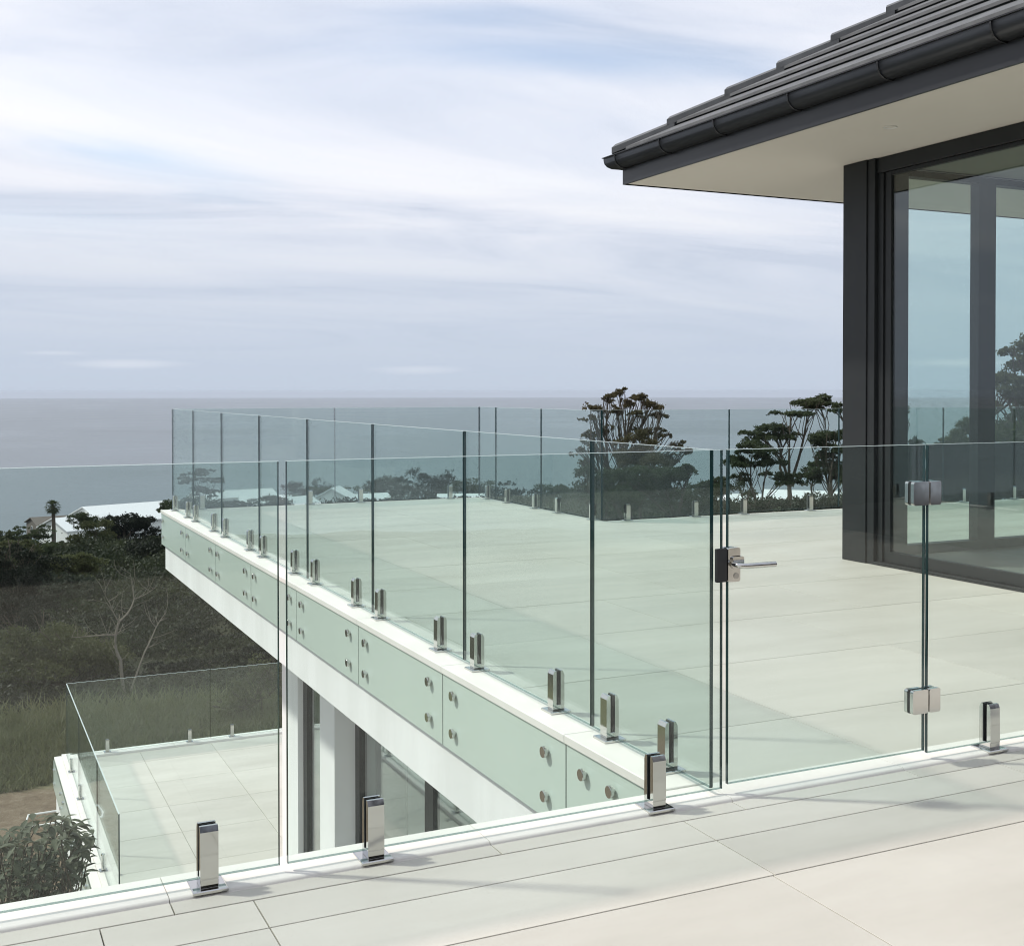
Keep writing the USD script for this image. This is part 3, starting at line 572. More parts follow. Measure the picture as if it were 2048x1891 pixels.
l = [("gp.position", "n1.vector"), ("gp.position", "n2.vector"), ("n1.fac", "r1.fac"), ("n2.fac", "soil.fac"), ("gp.position", "sep.vector"), ("sep.x", "flat.x"), ("sep.y", "flat.y"),
     ("flat.vector", "dd.vector1"), ("n1.fac", "wob.value1"), ("dd.value", "wob.value3"), ("wob.value", "md.value"), ("md.result", "mx.fac"), ("soil.color", "mx.color1"), ("n2.fac", "gr.fac"), ("wob.value", "mg.value"), ("mg.result", "mx0.fac"), ("gr.color", "mx0.color1"), ("r1.color", "mx0.color2"), ("mx0.color", "mx.color2"),
     ("mx.color", "p.base_color"), ("n2.fac", "b.height"), ("b.normal", "p.normal")]
mat('earth', n, l)
obj('ground', (vv, ff), 'earth', smooth=True, label='sloping garden and hillside running down to the coast', cat='ground', kind='structure')
n = {"gp": ("geometry", {}), "m": ("mapping", {"mapping_type": "point", "scale": (1, 1, 1)}), "n": ("noise_texture", {"scale": 0.12, "detail": 6.0, "roughness": 0.6}),
     "nl": ("noise_texture", {"scale": 0.0022, "detail": 4.0, "roughness": 0.55}), "r": ("map_range", {"from_min": 0.3, "from_max": 0.7, "to_min": 0.28, "to_max": 0.42}),
     "b": ("bump", {"strength": 0.3, "distance": 1.2}), "c": ("rgb_ramp", {"ramp": [(0.3, (0.090, 0.115, 0.130)), (0.7, (0.118, 0.142, 0.156))]}),
     "p": ("principled_bsdf", {"ior": 1.33, "specular_ior_level": 0.5})}
l = [("gp.position", "m.vector"), ("m.vector", "n.vector"), ("gp.position", "nl.vector"), ("n.fac", "b.height"), ("b.normal", "p.normal"), ("nl.fac", "r.value"), ("r.result", "p.roughness"), ("nl.fac", "c.fac"), ("c.color", "p.base_color")]
mat('sea_water', n, l)
a = np.linspace(0, 2*np.pi, 241)[:-1]; SEAR = 16500.0
sv = [(CAM[0], CAM[1], -80.0)] + [(CAM[0]+r*math.sin(t), CAM[1]+r*math.cos(t), -80.0) for r in (2000.0, SEAR) for t in a]
sf_ = [(0, 1+(j+1) % 240, 1+j) for j in range(240)]
sq = []
for j in range(240):
    p, q = 1+j, 1+(j+1) % 240; sf_ += [(p, q, q+240), (p, q+240, p+240)]
obj('sea', (np.array(sv), np.array(sf_)), 'sea_water', label='calm pale grey sea reaching to a level horizon', cat='sea', kind='structure')

# sea air: an even thin haze over land and water
MAT['haze_air'] = usdkit.material(stage, '/World/Looks/haze_air', {"v": ("principled_volume", {"color": (0.60, 0.655, 0.735), "density": 6.0e-5, "anisotropy": 0.15})}, [], volume="v.volume")
obj('haze', MB().box(-17500.0, 17500.0, -17500.0, 17500.0, -88.0, 9.0), 'haze_air', label='thin pale sea haze over the land and water', cat='haze', kind='stuff')

# ------------------------------------------------------------------ vegetation
plain('bark', (0.085, 0.070, 0.055), 0.9, spec=0.1)
plain('pale_bark', (0.19, 0.165, 0.135), 0.9, spec=0.1)
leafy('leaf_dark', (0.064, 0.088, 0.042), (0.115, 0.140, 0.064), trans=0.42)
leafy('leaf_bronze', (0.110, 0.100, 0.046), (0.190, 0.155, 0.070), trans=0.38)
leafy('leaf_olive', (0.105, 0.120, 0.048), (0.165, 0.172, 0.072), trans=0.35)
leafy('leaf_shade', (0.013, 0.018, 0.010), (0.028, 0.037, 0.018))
leafy('leaf_grey', (0.060, 0.076, 0.048), (0.095, 0.108, 0.070))
leafy('leaf_broad', (0.050, 0.070, 0.040), (0.080, 0.105, 0.060), trans=0.2, scale=3)
leafy('grass_blade', (0.170, 0.190, 0.085), (0.265, 0.265, 0.140), trans=0.40, scale=0.4)
leafy('scrub_leaf', (0.036, 0.041, 0.024), (0.066, 0.068, 0.042), scale=0.15)
leafy('thicket_leaf', (0.026, 0.038, 0.018), (0.098, 0.112, 0.050), scale=0.30)

def leaves(npr, centers, size, flat=0.0, asp=0.62):
    """one diamond-shaped leaf of two triangles at every centre, turned at random"""
    n = len(centers); d = npr.normal(size=(n, 3)); d[:, 2] *= (1-flat); d /= np.linalg.norm(d, axis=1)[:, None]
    u = np.cross(d, npr.normal(size=(n, 3))); u /= np.linalg.norm(u, axis=1)[:, None]; w = np.cross(d, u)
    s = (size*npr.uniform(0.6, 1.35, n))[:, None]
    v = np.stack([centers-u*s*0.5, centers+w*s*asp*0.5, centers+u*s*0.5, centers-w*s*asp*0.5], 1).reshape(-1, 3)
    k = np.arange(n)*4
    return v, np.vstack([np.c_[k, k+1, k+2], np.c_[k, k+2, k+3]])
def pad_points(npr, c, rx, ry, rz, n, clump):
    """leaf positions of one foliage mass: many small clumps over the upper shell of an ellipsoid, with gaps between"""
    m = max(6, int(n/clump)); d = npr.normal(size=(m, 3)); d /= np.linalg.norm(d, axis=1)[:, None]
    d[:, 2] = np.where(d[:, 2] < -0.35, -d[:, 2]*0.6, d[:, 2])
    cc = d*npr.uniform(0.45, 1.02, m)[:, None]**0.6*np.array([rx, ry, rz])
    rad = 0.20*min(rx, ry, rz*1.4)*npr.uniform(0.5, 1.5, m)
    p = np.repeat(cc, clump, 0) + npr.normal(size=(m*clump, 3))*np.repeat(rad, clump)[:, None]*np.array([1, 1, 0.7])
    return p + c
def limb(npr, mb, a, b, r0, r1, bend=0.12, n=5, sides=6):
    a, b = np.asarray(a), np.asarray(b); L = np.linalg.norm(b-a); t = np.linspace(0, 1, n)[:, None]
    off = npr.normal(size=3)*bend*L; off[2] = abs(off[2])*0.3
    pts = a + (b-a)*t + off*(np.sin(np.pi*t)) + np.array([0, 0, -0.10*L])*np.sin(np.pi*t)*0.5
    mb.tube(pts, np.linspace(r0, r1, n), sides, cap=False); return pts
def tree(name, label, x, ybase, r, pads, leaf='leaf_dark', lsize=0.11, dens=1.0, trunk=0.16, seed=1, cat='tree', group=None, depth=0.8, twigs=7, bark='bark', fork=0.45, zbase=None, stems=1, clump=16, k=1.0, split=6):
    """pads: foliage masses (photo x, photo y, half width in m, half height in m, metres nearer or farther, share of leaves)"""
    npr = np.random.default_rng(seed)
    b = at(x, ybase, r*k); b[2] = float(ground_z(b[0], b[1])) - 0.15 if zbase is None else zbase
    t = thing(name, label, cat, group)
    wood = MB(); pts = []
    fwd = np.array([b[0]-CAM[0], b[1]-CAM[1], 0]); fwd /= np.linalg.norm(fwd)
    cs = [(at(px, py, r*k) + fwd*dd*k, rx*k, rz*k, sh) for px, py, rx, rz, dd, sh in pads]; lsize *= 0.86*k**0.75; trunk *= k
    top = np.mean([c[0] for c in cs], 0)
    forks = []
    for s in range(stems):
        f = b + (top-b)*fork + npr.normal(size=3)*np.array([0.25, 0.25, 0.1])*(0.6 if stems == 1 else 1.4)
        b0 = b + npr.normal(size=3)*np.array([0.1, 0.1, 0])*(stems > 1)
        limb(npr, wood, b0, f, trunk*(1 if stems == 1 else 0.6), trunk*0.5, 0.05, 7, 8); forks.append(f)
    for i, (c, rx, rz, sh) in enumerate(cs):
        f = forks[int(np.argmin([np.linalg.norm((q-c)[:2]) for q in forks]))]
        foot = c - np.array([0, 0, rz*0.35])
        m = limb(npr, wood, f, foot, trunk*0.42, trunk*0.14, 0.10, 6, 6)
        for k in range(twigs):
            d = npr.normal(size=3); d[2] = abs(d[2])*0.9+0.15; d /= np.linalg.norm(d)
            e = c + d*np.array([rx*0.9, rx*depth*0.9, rz*0.85]); s0 = m[npr.integers(2, len(m))]
            limb(npr, wood, s0, e, trunk*0.13, 0.012, 0.10, 4, 4)
        q = []
        for _ in range(split):
            o = npr.normal(size=3)*np.array([rx*0.50, rx*depth*0.50, rz*0.42]); o[2] -= 0.18*rz*(o[0]/rx)**2; g = npr.uniform(0.36, 0.66)
            q.append(pad_points(npr, np.zeros(3), rx*g, rx*depth*g, rz*g*1.05, int(2300*dens*sh/split), clump) + o)
        q = np.vstack(q)
        # turn the ellipsoid's width across the line of sight
        ca, sa = fwd[1], -fwd[0]
        pts.append(np.c_[q[:, 0]*ca - q[:, 1]*sa, q[:, 0]*sa + q[:, 1]*ca, q[:, 2]] + c)
    obj('trunk', wood, bark, t, smooth=True)
    obj('crown', leaves(npr, np.vstack(pts), lsize, 0.2), leaf, t)
    return t

# big bronze-topped tree over the right of the far rail, and its dense companion
def pads_A():
    return [(1168, 800, 0.42, 0.30, 0.3, .34), (1188, 782, 0.40, 0.26, -0.4, .36), (1210, 768, 0.36, 0.24, 0.5, .34), (1232, 786, 0.40, 0.30, 0.1, .36), (1252, 776, 0.40, 0.28, -0.3, .36), (1272, 790, 0.42, 0.30, 0.3, .38), (1287, 806, 0.34, 0.30, -0.4, .28), (1205, 804, 0.36, 0.26, 0.6, .28), (1245, 806, 0.34, 0.24, -0.6, .24), (1158, 816, 0.30, 0.22, 0.2, .16),
            (1150, 850, 0.40, 0.24, 0.2, .13), (1136, 880, 0.38, 0.3, -0.2, .12), (1145, 905, 0.40, 0.3, 0.1, .13), (1298, 850, 0.45, 0.3, 0.3, .12), (1322, 868, 0.35, 0.22, 0.0, .11), (1340, 882, 0.22, 0.14, 0.0, .08), (1310, 892, 0.45, 0.3, 0.4, .12), (1180, 840, 0.5, 0.4, 0.3, .08), (1260, 845, 0.5, 0.35, -0.3, .08), (1165, 880, 0.5, 0.4, -0.3, .08)]
tree('open_tree', 'tall open tree with bronze leaf tufts on bare ascending limbs, rising above the horizon', 1235, 1000, 55, pads_A(), 'leaf_bronze', 0.115, 1.15, 0.17, 11, fork=0.30, stems=4, twigs=14)
tree('bushy_tree', 'dense bronze green rounded tree in front of the tall open tree', 1255, 1000, 52, [(1255, 870, 0.75, 0.55, 0, 1.0), (1240, 900, 0.85, 0.55, 0.3, 1.2), (1275, 905, 0.85, 0.55, -0.2, 1.2), (1225, 945, 1.0, 0.6, 0, 1.2), (1270, 950, 1.2, 0.7, 0.3, 1.6)], 'leaf_bronze', 0.10, 1.3, 0.14, 12)
tree('dark_tree', 'dark broad spreading tree low beside the tall open tree, reaching right', 1290, 1005, 46, [(1290, 925, 1.15, 0.42, 0, 1.5), (1325, 930, 0.75, 0.30, 0.2, .9), (1345, 918, 0.30, 0.18, 0, .3), (1250, 945, 1.0, 0.5, 0, 1.2), (1290, 965, 1.0, 0.5, 0.3, 1.3)], 'leaf_dark', 0.10, 1.3, 0.14, 13)
tree('dark_shrub', 'dark shrub at the left foot of the tall open tree', 1160, 1005, 45, [(1160, 940, 0.75, 0.6, 0, 1.2), (1185, 965, 0.9, 0.6, 0.2, 1.4), (1140, 965, 0.6, 0.45, 0.1, .9), (1215, 980, 0.9, 0.5, 0, 1.1)], 'leaf_dark', 0.095, 1.2, 0.08, 14, 'shrub')
tree('round_shrub', 'rounded dark shrub right of the tall open tree behind the glass corner', 1390, 1005, 48, [(1385, 950, 0.7, 0.45, 0, 1.0), (1355, 980, 0.9, 0.5, 0.2, 1.2), (1405, 945, 0.4, 0.35, 0, .5), (1420, 975, 0.8, 0.5, 0, 1.1), (1320, 990, 0.9, 0.4, 0, 1.0)], 'leaf_dark', 0.095, 1.2, 0.07, 15, 'shrub')
# layered, flat-topped trees left of the post
tree('flat_topped_tree', 'tall flat topped tree with stacked leaf layers just left of the dark post', 1550, 1005, 50, [(1580, 790, 0.95, 0.26, 0, 1.3), (1600, 782, 0.62, 0.20, 0.4, .7), (1545, 808, 0.62, 0.20, -0.3, .7), (1512, 838, 0.95, 0.28, 0.2, 1.3), (1540, 850, 0.75, 0.25, 0.4, .8), (1490, 850, 0.6, 0.22, -0.3, .6)],
     'leaf_dark', 0.10, 1.5, 0.17, 21, fork=0.5, twigs=8, depth=0.9)
tree('flat_topped_tree', 'lower flat topped tree with a domed left crown behind the glass gate', 1500, 1005, 47, [(1470, 880, 0.75, 0.30, 0, 1.1), (1455, 905, 0.75, 0.32, 0.2, 1.0), (1500, 900, 0.6, 0.25, 0.1, .7), (1530, 935, 0.7, 0.26, 0.1, .8), (1445, 935, 0.45, 0.25, 0, .4)], 'leaf_dark', 0.10, 1.5, 0.12, 22, fork=0.5, twigs=8)
tree('flat_topped_tree', 'dense dark tree with broken layers hugging the left side of the post', 1612, 1005, 45, [(1600, 870, 0.6, 0.45, 0, 1.0), (1620, 905, 0.65, 0.5, 0.2, 1.2), (1635, 850, 0.45, 0.25, 0, .6), (1640, 800, 0.35, 0.2, 0.2, .4), (1640, 930, 0.6, 0.5, 0, 1.1), (1590, 925, 0.45, 0.4, 0, .6), (1665, 880, .6, .4, 0, .9), (1675, 820, .5, .3, 0, .6), (1690, 930, .6, .5, 0, .9)], 'leaf_dark', 0.095, 1.4, 0.15, 23, fork=0.4)
tree('hedge_shrub', 'low dark shrub row below the flat topped trees', 1530, 1010, 40, [(1440, 985, 0.8, 0.4, 0, 1.0), (1490, 990, 0.8, 0.35, 0, 1.0), (1545, 992, 0.8, 0.32, 0, 1.0), (1600, 990, 0.8, 0.35, 0, 1.0), (1650, 985, 0.8, 0.4, 0, 1.0)], 'leaf_grey', 0.09, 1.1, 0.06, 24, 'shrub')
# trees seen through the glass of the house
tree('leafy_tree', 'dark leafy tree seen through the window pane beside the post', 1770, 1010, 42, [(1760, 830, 0.45, 0.4, 0, .9), (1775, 880, 0.55, 0.5, 0, 1.1), (1790, 930, 0.7, 0.5, 0, 1.2), (1765, 960, 0.8, 0.5, 0.3, 1.2), (1735, 900, .6, .6, 0, 1.0), (1820, 975, .7, .35, 0, 1)], 'leaf_dark', 0.095, 1.3, 0.13, 31)
tree('leafy_tree', 'rounded olive tree seen in the middle of the window glass', 1880, 1010, 44, [(1885, 840, 0.5, 0.35, 0, .9), (1870, 880, 0.7, 0.5, 0, 1.2), (1890, 920, 0.9, 0.55, 0.2, 1.4), (1850, 940, 0.6, 0.5, 0, 1.0), (1905, 965, 1.0, 0.5, 0, 1.3), (1845, 860, .25, .15, 0, .25)], 'leaf_olive', 0.095, 1.3, 0.13, 32)
tree('leafy_tree', 'tall leafy tree at the right edge of the window glass', 2020, 1010, 38, [(1995, 700, 0.65, 0.45, 0, 1.1), (1985, 745, 0.7, 0.5, 0.2, 1.2), (1970, 775, 0.5, 0.35, 0, .8), (2010, 800, 0.8, 0.6, 0, 1.3), (1975, 840, 0.9, 0.55, 0.2, 1.4), (2000, 900, 1.1, 0.6, 0, 1.6), (1955, 930, 0.9, 0.6, 0, 1.4), (2060, 740, 1.0, 0.8, 0, 1.6), (2070, 860, 1.2, 0.8, 0, 1.8)], 'leaf_olive', 0.10, 1.3, 0.20, 33)
tree('hedge_shrub', 'low dark shrub row seen through the window glass above the far rail', 1880, 1010, 33, [(1780, 985, 0.7, 0.35, 0, 1.0), (1840, 985, 0.7, 0.4, 0, 1.0), (1900, 985, 0.8, 0.4, 0, 1.2), (1960, 980, 0.8, 0.4, 0, 1.2)], 'leaf_dark', 0.09, 1.1, 0.05, 34, 'shrub')

# row of trees over the far rail
far_row = [(590, 955, 118, 'dark', 1.7, 1.1, 'dark round tree behind the far rail near the joint of the two front panels'), (625, 962, 112, 'grey', 1.2, .7, 'small grey green tree left of the gabled white house'),
           (745, 948, 120, 'dark', 1.9, 1.3, 'dark twin crowned tree right of the gabled white house'), (775, 950, 116, 'dark', 1.5, 1.2, 'dark tree standing right against the twin crowned tree'), (820, 948, 125, 'dark', 1.6, 1.7, 'tall narrow tree at the left of the tree group in mid view'),
           (850, 945, 122, 'dark', 1.5, 1.8, 'tallest narrow tree of the group in mid view'), (878, 948, 122, 'dark', 1.4, 1.6, 'narrow tree right of the tallest one in mid view'), (925, 952, 105, 'grey', 1.6, 1.1, 'round grey tree above the far corner of the deck'), (965, 962, 100, 'dark', 1.8, .9, 'low dark tree right of the far deck corner'),
           (1020, 972, 92, 'dark', 2.0, .7, 'low spreading tree over the stepped back rail'), (1085, 962, 85, 'grey', 1.2, 1.0, 'small grey tree before the large bronze tree'), (1110, 975, 82, 'dark', 1.4, .8, 'dark low tree left of the large bronze tree'), (700, 970, 104, 'grey', 1.5, .7, 'low grey tree right beside the gabled white house')]
for i, (x, y, r, lf_, w, h, lab) in enumerate(far_row):
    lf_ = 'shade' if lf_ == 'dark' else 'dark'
    s = r*0.00043; y -= 6; w *= 1.3; h *= 1.3
    P = [(x, y, w*0.7, h*0.5, 0, 1.0), (x-w*0.45/s, y+h*0.35/s, w*0.6, h*0.5, 0.3, .8), (x+w*0.45/s, y+h*0.3/s, w*0.6, h*0.5, -0.2, .8), (x+w*0.1/s, y+h*0.7/s, w*0.8, h*0.55, 0, 1.0)]
    tree('hillside_tree', lab, x, 1000, r, P, 'leaf_'+lf_, 0.18, 0.6, 0.16, 100+i, group='trees along the hillside beyond the far rail', twigs=4, k=2.0)
# far cypress with layered crown, seen through the left rail
tree('layered_cypress', 'distant layered cypress with wind swept flat crown seen through the left rail', 395, 990, 150, [(395, 925, 1.9, 0.45, 0, 1.0), (375, 938, 1.5, 0.45, 0.4, .8), (420, 940, 1.6, 0.4, -0.3, .8), (385, 958, 1.5, 0.5, 0, .8), (410, 962, 1.3, 0.45, 0, .7)], 'leaf_grey', 0.22, 0.8, 0.22, 41, twigs=5)
for i, (x, y, r, w, h, lf_, lab) in enumerate([(370, 985, 95, 1.8, .9, 'dark', 'dark low tree below the layered cypress'), (410, 992, 90, 1.4, .6, 'dark', 'small dark tree behind the far left spigots'), (450, 985, 130, 1.8, .6, 'grey', 'grey low shrub on the far slope'), (510, 978, 140, 2.4, .8, 'grey', 'grey rounded tree on the far slope'), (545, 985, 110, 1.6, .8, 'dark', 'dark shrub left of the front panel gap')]):
    tree('slope_tree', lab, x, 1010, r, [(x, y, w*.8, h*.7, 0, 1.0), (x-w*.4/(r*.00043), y+8, w*.6, h*.6, 0, .8), (x+w*.4/(r*.00043), y+6, w*.6, h*.6, 0, .8)], 'leaf_'+lf_, 0.19, 0.6, 0.12, 140+i, group='trees on the slope seen through the left rail', twigs=3)

# left hillside
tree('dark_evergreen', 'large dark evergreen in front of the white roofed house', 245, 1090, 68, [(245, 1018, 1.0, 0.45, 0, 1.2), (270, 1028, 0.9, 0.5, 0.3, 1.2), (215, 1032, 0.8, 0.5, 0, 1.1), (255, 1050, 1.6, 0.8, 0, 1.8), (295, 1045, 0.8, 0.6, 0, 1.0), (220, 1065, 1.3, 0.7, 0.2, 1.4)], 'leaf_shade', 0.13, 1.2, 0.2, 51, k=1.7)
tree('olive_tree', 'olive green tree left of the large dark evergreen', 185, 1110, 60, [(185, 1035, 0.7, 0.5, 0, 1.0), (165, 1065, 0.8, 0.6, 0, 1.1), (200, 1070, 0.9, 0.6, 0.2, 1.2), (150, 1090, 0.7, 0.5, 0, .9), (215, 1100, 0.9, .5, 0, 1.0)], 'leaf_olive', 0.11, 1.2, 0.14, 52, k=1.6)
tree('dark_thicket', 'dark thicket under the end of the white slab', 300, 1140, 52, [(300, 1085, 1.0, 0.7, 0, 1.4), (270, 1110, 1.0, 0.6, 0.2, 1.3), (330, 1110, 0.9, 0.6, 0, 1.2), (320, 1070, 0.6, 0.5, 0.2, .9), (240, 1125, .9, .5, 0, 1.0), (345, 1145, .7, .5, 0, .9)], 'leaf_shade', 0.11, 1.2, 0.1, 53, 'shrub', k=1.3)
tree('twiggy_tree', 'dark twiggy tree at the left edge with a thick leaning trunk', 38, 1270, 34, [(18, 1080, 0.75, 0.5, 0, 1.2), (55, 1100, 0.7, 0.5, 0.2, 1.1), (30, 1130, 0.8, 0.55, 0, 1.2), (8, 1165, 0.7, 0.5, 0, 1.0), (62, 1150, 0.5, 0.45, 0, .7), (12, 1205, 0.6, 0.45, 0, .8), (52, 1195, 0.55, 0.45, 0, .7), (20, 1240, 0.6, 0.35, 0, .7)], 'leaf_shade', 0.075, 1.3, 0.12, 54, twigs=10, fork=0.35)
for i, (x, y, r, w, h, lf_, lab) in enumerate([(30, 1068, 62, 1.3, .6, 'olive', 'olive shrub on the slope at the left edge below the sea'), (70, 1070, 75, 1.3, .6, 'dark', 'dark shrub left of the palm trunk'), (95, 1105, 50, 1.3, .6, 'olive', 'olive shrub below the palm'), (130, 1100, 48, 1.1, .5, 'olive', 'pale olive shrub below the lattice porch'), (80, 1140, 42, 1.3, .45, 'grey', 'grey shrub beside the pale stones'), (165, 1010, 98, 1.2, .6, 'dark', 'clipped dark tree on the ridge right of the palm'),
        (60, 1038, 100, 1.6, .5, 'dark', 'dark ridge shrub left of the palm top'), (325, 985, 120, 0.8, .5, 'dark', 'small dark tree above the far end of the slab'), (8, 1050, 80, .9, .6, 'dark', 'small dark tree on the ridge at the left edge')]):
    tree('slope_shrub', lab, x, 1120, r, [(x, y, w*.8, h*.8, 0, 1.1), (x-w*.4/(r*.00043), y+8, w*.6, h*.7, 0, .8), (x+w*.4/(r*.00043), y+8, w*.6, h*.7, 0.2, .8), (x, y+14, w, h*.7, 0, 1)], 'leaf_'+lf_, 0.12, 0.8, 0.08, 160+i, 'shrub', group='shrubs on the left slope', twigs=3)
tree('yellow_green_bush', 'yellow green bush on the bank above the lower terrace corner', 130, 1335, 28.5, [(120, 1262, 0.85, 0.55, 0, 1.7), (60, 1285, 0.8, 0.5, 0.2, 1.5), (170, 1275, 0.75, 0.5, 0.1, 1.5), (15, 1285, 0.7, 0.5, 0.3, 1.2), (208, 1295, 0.5, 0.4, 0, .9), (90, 1312, 0.95, 0.35, -0.3, 1.4), (25, 1312, 0.7, .3, -.3, 1.0)], 'leaf_olive', 0.065, 1.5, 0.05, 55, 'shrub')
tree('dark_bush', 'dark bush below the twiggy tree behind the yellow green bush', 190, 1330, 30, [(200, 1315, 0.6, 0.35, 0, 1.0), (165, 1325, 0.6, 0.3, 0.2, 1.0), (40, 1240, 0.7, 0.5, 1.5, 1.0)], 'leaf_shade', 0.06, 1.2, 0.04, 56, 'shrub')
tree('weedy_shrub', 'weedy shrub behind the far glass of the lower terrace beside the wall', 505, 1400, 23.5, [(505, 1330, 0.35, 0.5, 0, .8), (480, 1365, 0.35, 0.4, 0, .7), (530, 1350, 0.35, 0.5, 0.2, .8), (545, 1310, 0.3, 0.4, 0, .5), (450, 1385, 0.4, .3, 0, .6)], 'leaf_olive', 0.05, 0.7, 0.03, 57, 'shrub', twigs=9, stems=3)
for i, (x, y, r, w, h, lf_, lab) in enumerate([(395, 1255, 33, .9, .45, 'shade', 'dark shrub on the bank under the middle of the white slab'), (330, 1190, 40, 1.2, .5, 'shade', 'dark shrub on the bank below the far end of the slab'), (110, 1185, 41, 1.4, .4, 'dark', 'low green shrub on the bank below the pale stones'), (290, 1255, 34, 1.0, .35, 'dark', 'low green shrub right of the bare sapling'),
        (440, 1300, 29, 1.1, .3, 'shade', 'dark hedge shrub on the bank above the lower glass'), (505, 1290, 29, 1.0, .35, 'shade', 'dark hedge shrub against the slab edge above the lower glass'), (375, 1308, 28.5, 1.0, .28, 'shade', 'dark hedge shrub at the left end above the lower glass'), (160, 1160, 44, 1.1, .35, 'grey', 'grey green shrub on the bank right of the pale stones'), (210, 1205, 39, 1.1, .35, 'shade', 'dark shrub behind the bare sapling')]):
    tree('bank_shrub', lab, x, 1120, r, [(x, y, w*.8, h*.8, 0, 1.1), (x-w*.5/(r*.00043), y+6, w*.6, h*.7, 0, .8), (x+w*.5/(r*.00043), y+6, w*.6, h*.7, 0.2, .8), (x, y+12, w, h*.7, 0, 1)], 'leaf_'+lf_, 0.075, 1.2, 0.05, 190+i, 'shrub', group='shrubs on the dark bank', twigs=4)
# leafless sapling on the bank
npr = np.random.default_rng(58); bt = thing('bare_sapling', 'leafless sapling with forked pale branches in the middle of the dark bank', 'tree'); wd = MB()
b0 = at(248, 1345, 27); b0[2] = float(ground_z(b0[0], b0[1]))-0.1
nodes_ = {0: b0, 1: at(236, 1290, 27), 2: at(226, 1240, 27), 3: at(232, 1215, 27), 4: at(262, 1170, 27.2), 5: at(215, 1180, 26.8), 6: at(300, 1150, 27.5), 7: at(282, 1275, 27.1), 8: at(305, 1225, 27.3), 9: at(325, 1195, 27.4), 10: at(140, 1245, 26.8), 11: at(205, 1240, 26.9), 12: at(255, 1120, 27.4), 13: at(200, 1150, 26.7), 14: at(290, 1205, 27.3)}
for p, q, r0, r1 in ((0, 1, .045, .035), (1, 2, .035, .03), (2, 3, .03, .024), (3, 4, .022, .014), (4, 6, .012, .005), (3, 5, .016, .008), (5, 13, .008, .004), (0, 7, .025, .018), (7, 8, .018, .012), (8, 9, .012, .006), (2, 11, .022, .018), (11, 10, .018, .006), (4, 12, .01, .004), (8, 14, .01, .004)):
    m = limb(npr, wd, nodes_[p], nodes_[q], r0, r1, 0.05, 6, 6)
    for k in range(5):
        e = m[npr.integers(1, 6)]; d = npr.normal(size=3)*0.22; d[2] = abs(d[2])+0.1; limb(npr, wd, e, e+d, 0.006, 0.002, 0.12, 4, 4)
obj('branches', wd, 'pale_bark', bt, smooth=True)

# palm
pt = thing('palm_tree', 'tall fan palm standing alone against the sea at the left', 'palm'); pr = 190
pb = at(104, 1062, pr); pb[2] = min(float(ground_z(pb[0], pb[1])), pb[2])-0.3; ptop = at(103, 990, pr)
npr = np.random.default_rng(60)
wd = MB(); wd.tube(np.linspace(pb, ptop, 9) + np.sin(np.linspace(0, 3, 9))[:, None]*np.array([0.12, 0, 0]), np.linspace(0.34, 0.24, 9), 10, cap=False); obj('trunk', wd, 'bark', pt, smooth=True)
fv = MB()
for i in range(46):
    az = i*2.399; el = math.radians(np.interp(i, [0, 45], [80, -48])); L = npr.uniform(0.95, 1.2)
    d = np.array([math.cos(az)*math.cos(el), math.sin(az)*math.cos(el), math.sin(el)]); side = np.array([-math.sin(az), math.cos(az), 0.0])
    st = ptop + d*0.1; hub = ptop + d*L*0.62
    fv.tube([st, hub], 0.03, 4, cap=False)
    for q in np.linspace(-0.85, 0.85, 9):
        tip = hub + (d*math.cos(q)+side*math.sin(q))*0.72*npr.uniform(.8, 1.15) + np.array([0, 0, -0.30])
        w = side*math.cos(q)-d*math.sin(q); md = hub + (tip-hub)*0.55 + np.array([0, 0, 0.10])
        fv.add([hub, md-w*0.05, md+w*0.05, tip], [(0, 1, 2), (1, 3, 2)])
obj('crown', fv, 'leaf_dark', pt)

# ground cover: scrub on the bank, tall grass below it
npr = np.random.default_rng(70)
n = 44000; a = np.radians(npr.uniform(-3, 50, n)); r = 25 + (135-25)*npr.uniform(0, 1, n)**1.35
cx, cy = CAM[0]+r*np.sin(a), CAM[1]+r*np.cos(a)
dn = meshkit.fbm(np.stack([cx/4, cy/4, 0*cx], -1), 4, 9); keep = dn > 0.33
cx, cy, r, dn = cx[keep], cy[keep], r[keep], dn[keep]
cz = ground_z(cx, cy); hh = (0.10 + 1.1*(dn-0.33))*npr.uniform(0.5, 1.5, len(cx))
m = 7; C = np.repeat(np.c_[cx, cy, cz], m, 0); hh_ = np.repeat(hh, m)
P = C + npr.normal(size=C.shape)*np.c_[0.28+0*hh_, 0.28+0*hh_, 0*hh_] + np.c_[0*hh_, 0*hh_, hh_*npr.uniform(0, 1, len(hh_))]
obj('scrub', leaves(npr, P, 0.13*np.clip(np.repeat(r, m)/40, 0.7, 2.2), 0.0, 0.5), 'scrub_leaf', label='dark low scrub covering the bank and hillside', cat='ground cover', kind='stuff')
pts = []
for i in range(520):
    left = i < 300
    a = math.radians(npr.uniform(-3.5, 14.0) if left else npr.uniform(14.0, 50.0)); r = npr.uniform(26.5, 80) if left else npr.uniform(24, 70)
    x, y = CAM[0]+r*math.sin(a), CAM[1]+r*math.cos(a); sc = (0.35 + 0.9*npr.uniform(0, 1)**1.7)*(r/40)**0.5
    if 27 < r < 29 and a < 0.2 and npr.uniform() < 0.6: continue
    pts.append(pad_points(npr, np.array([x, y, float(ground_z(x, y))+0.15*sc]), 1.1*sc, 1.0*sc, 0.62*sc, int(330*(0.6+sc)), 11))
P = np.vstack(pts); rr_ = np.hypot(P[:, 0]-CAM[0], P[:, 1]-CAM[1])
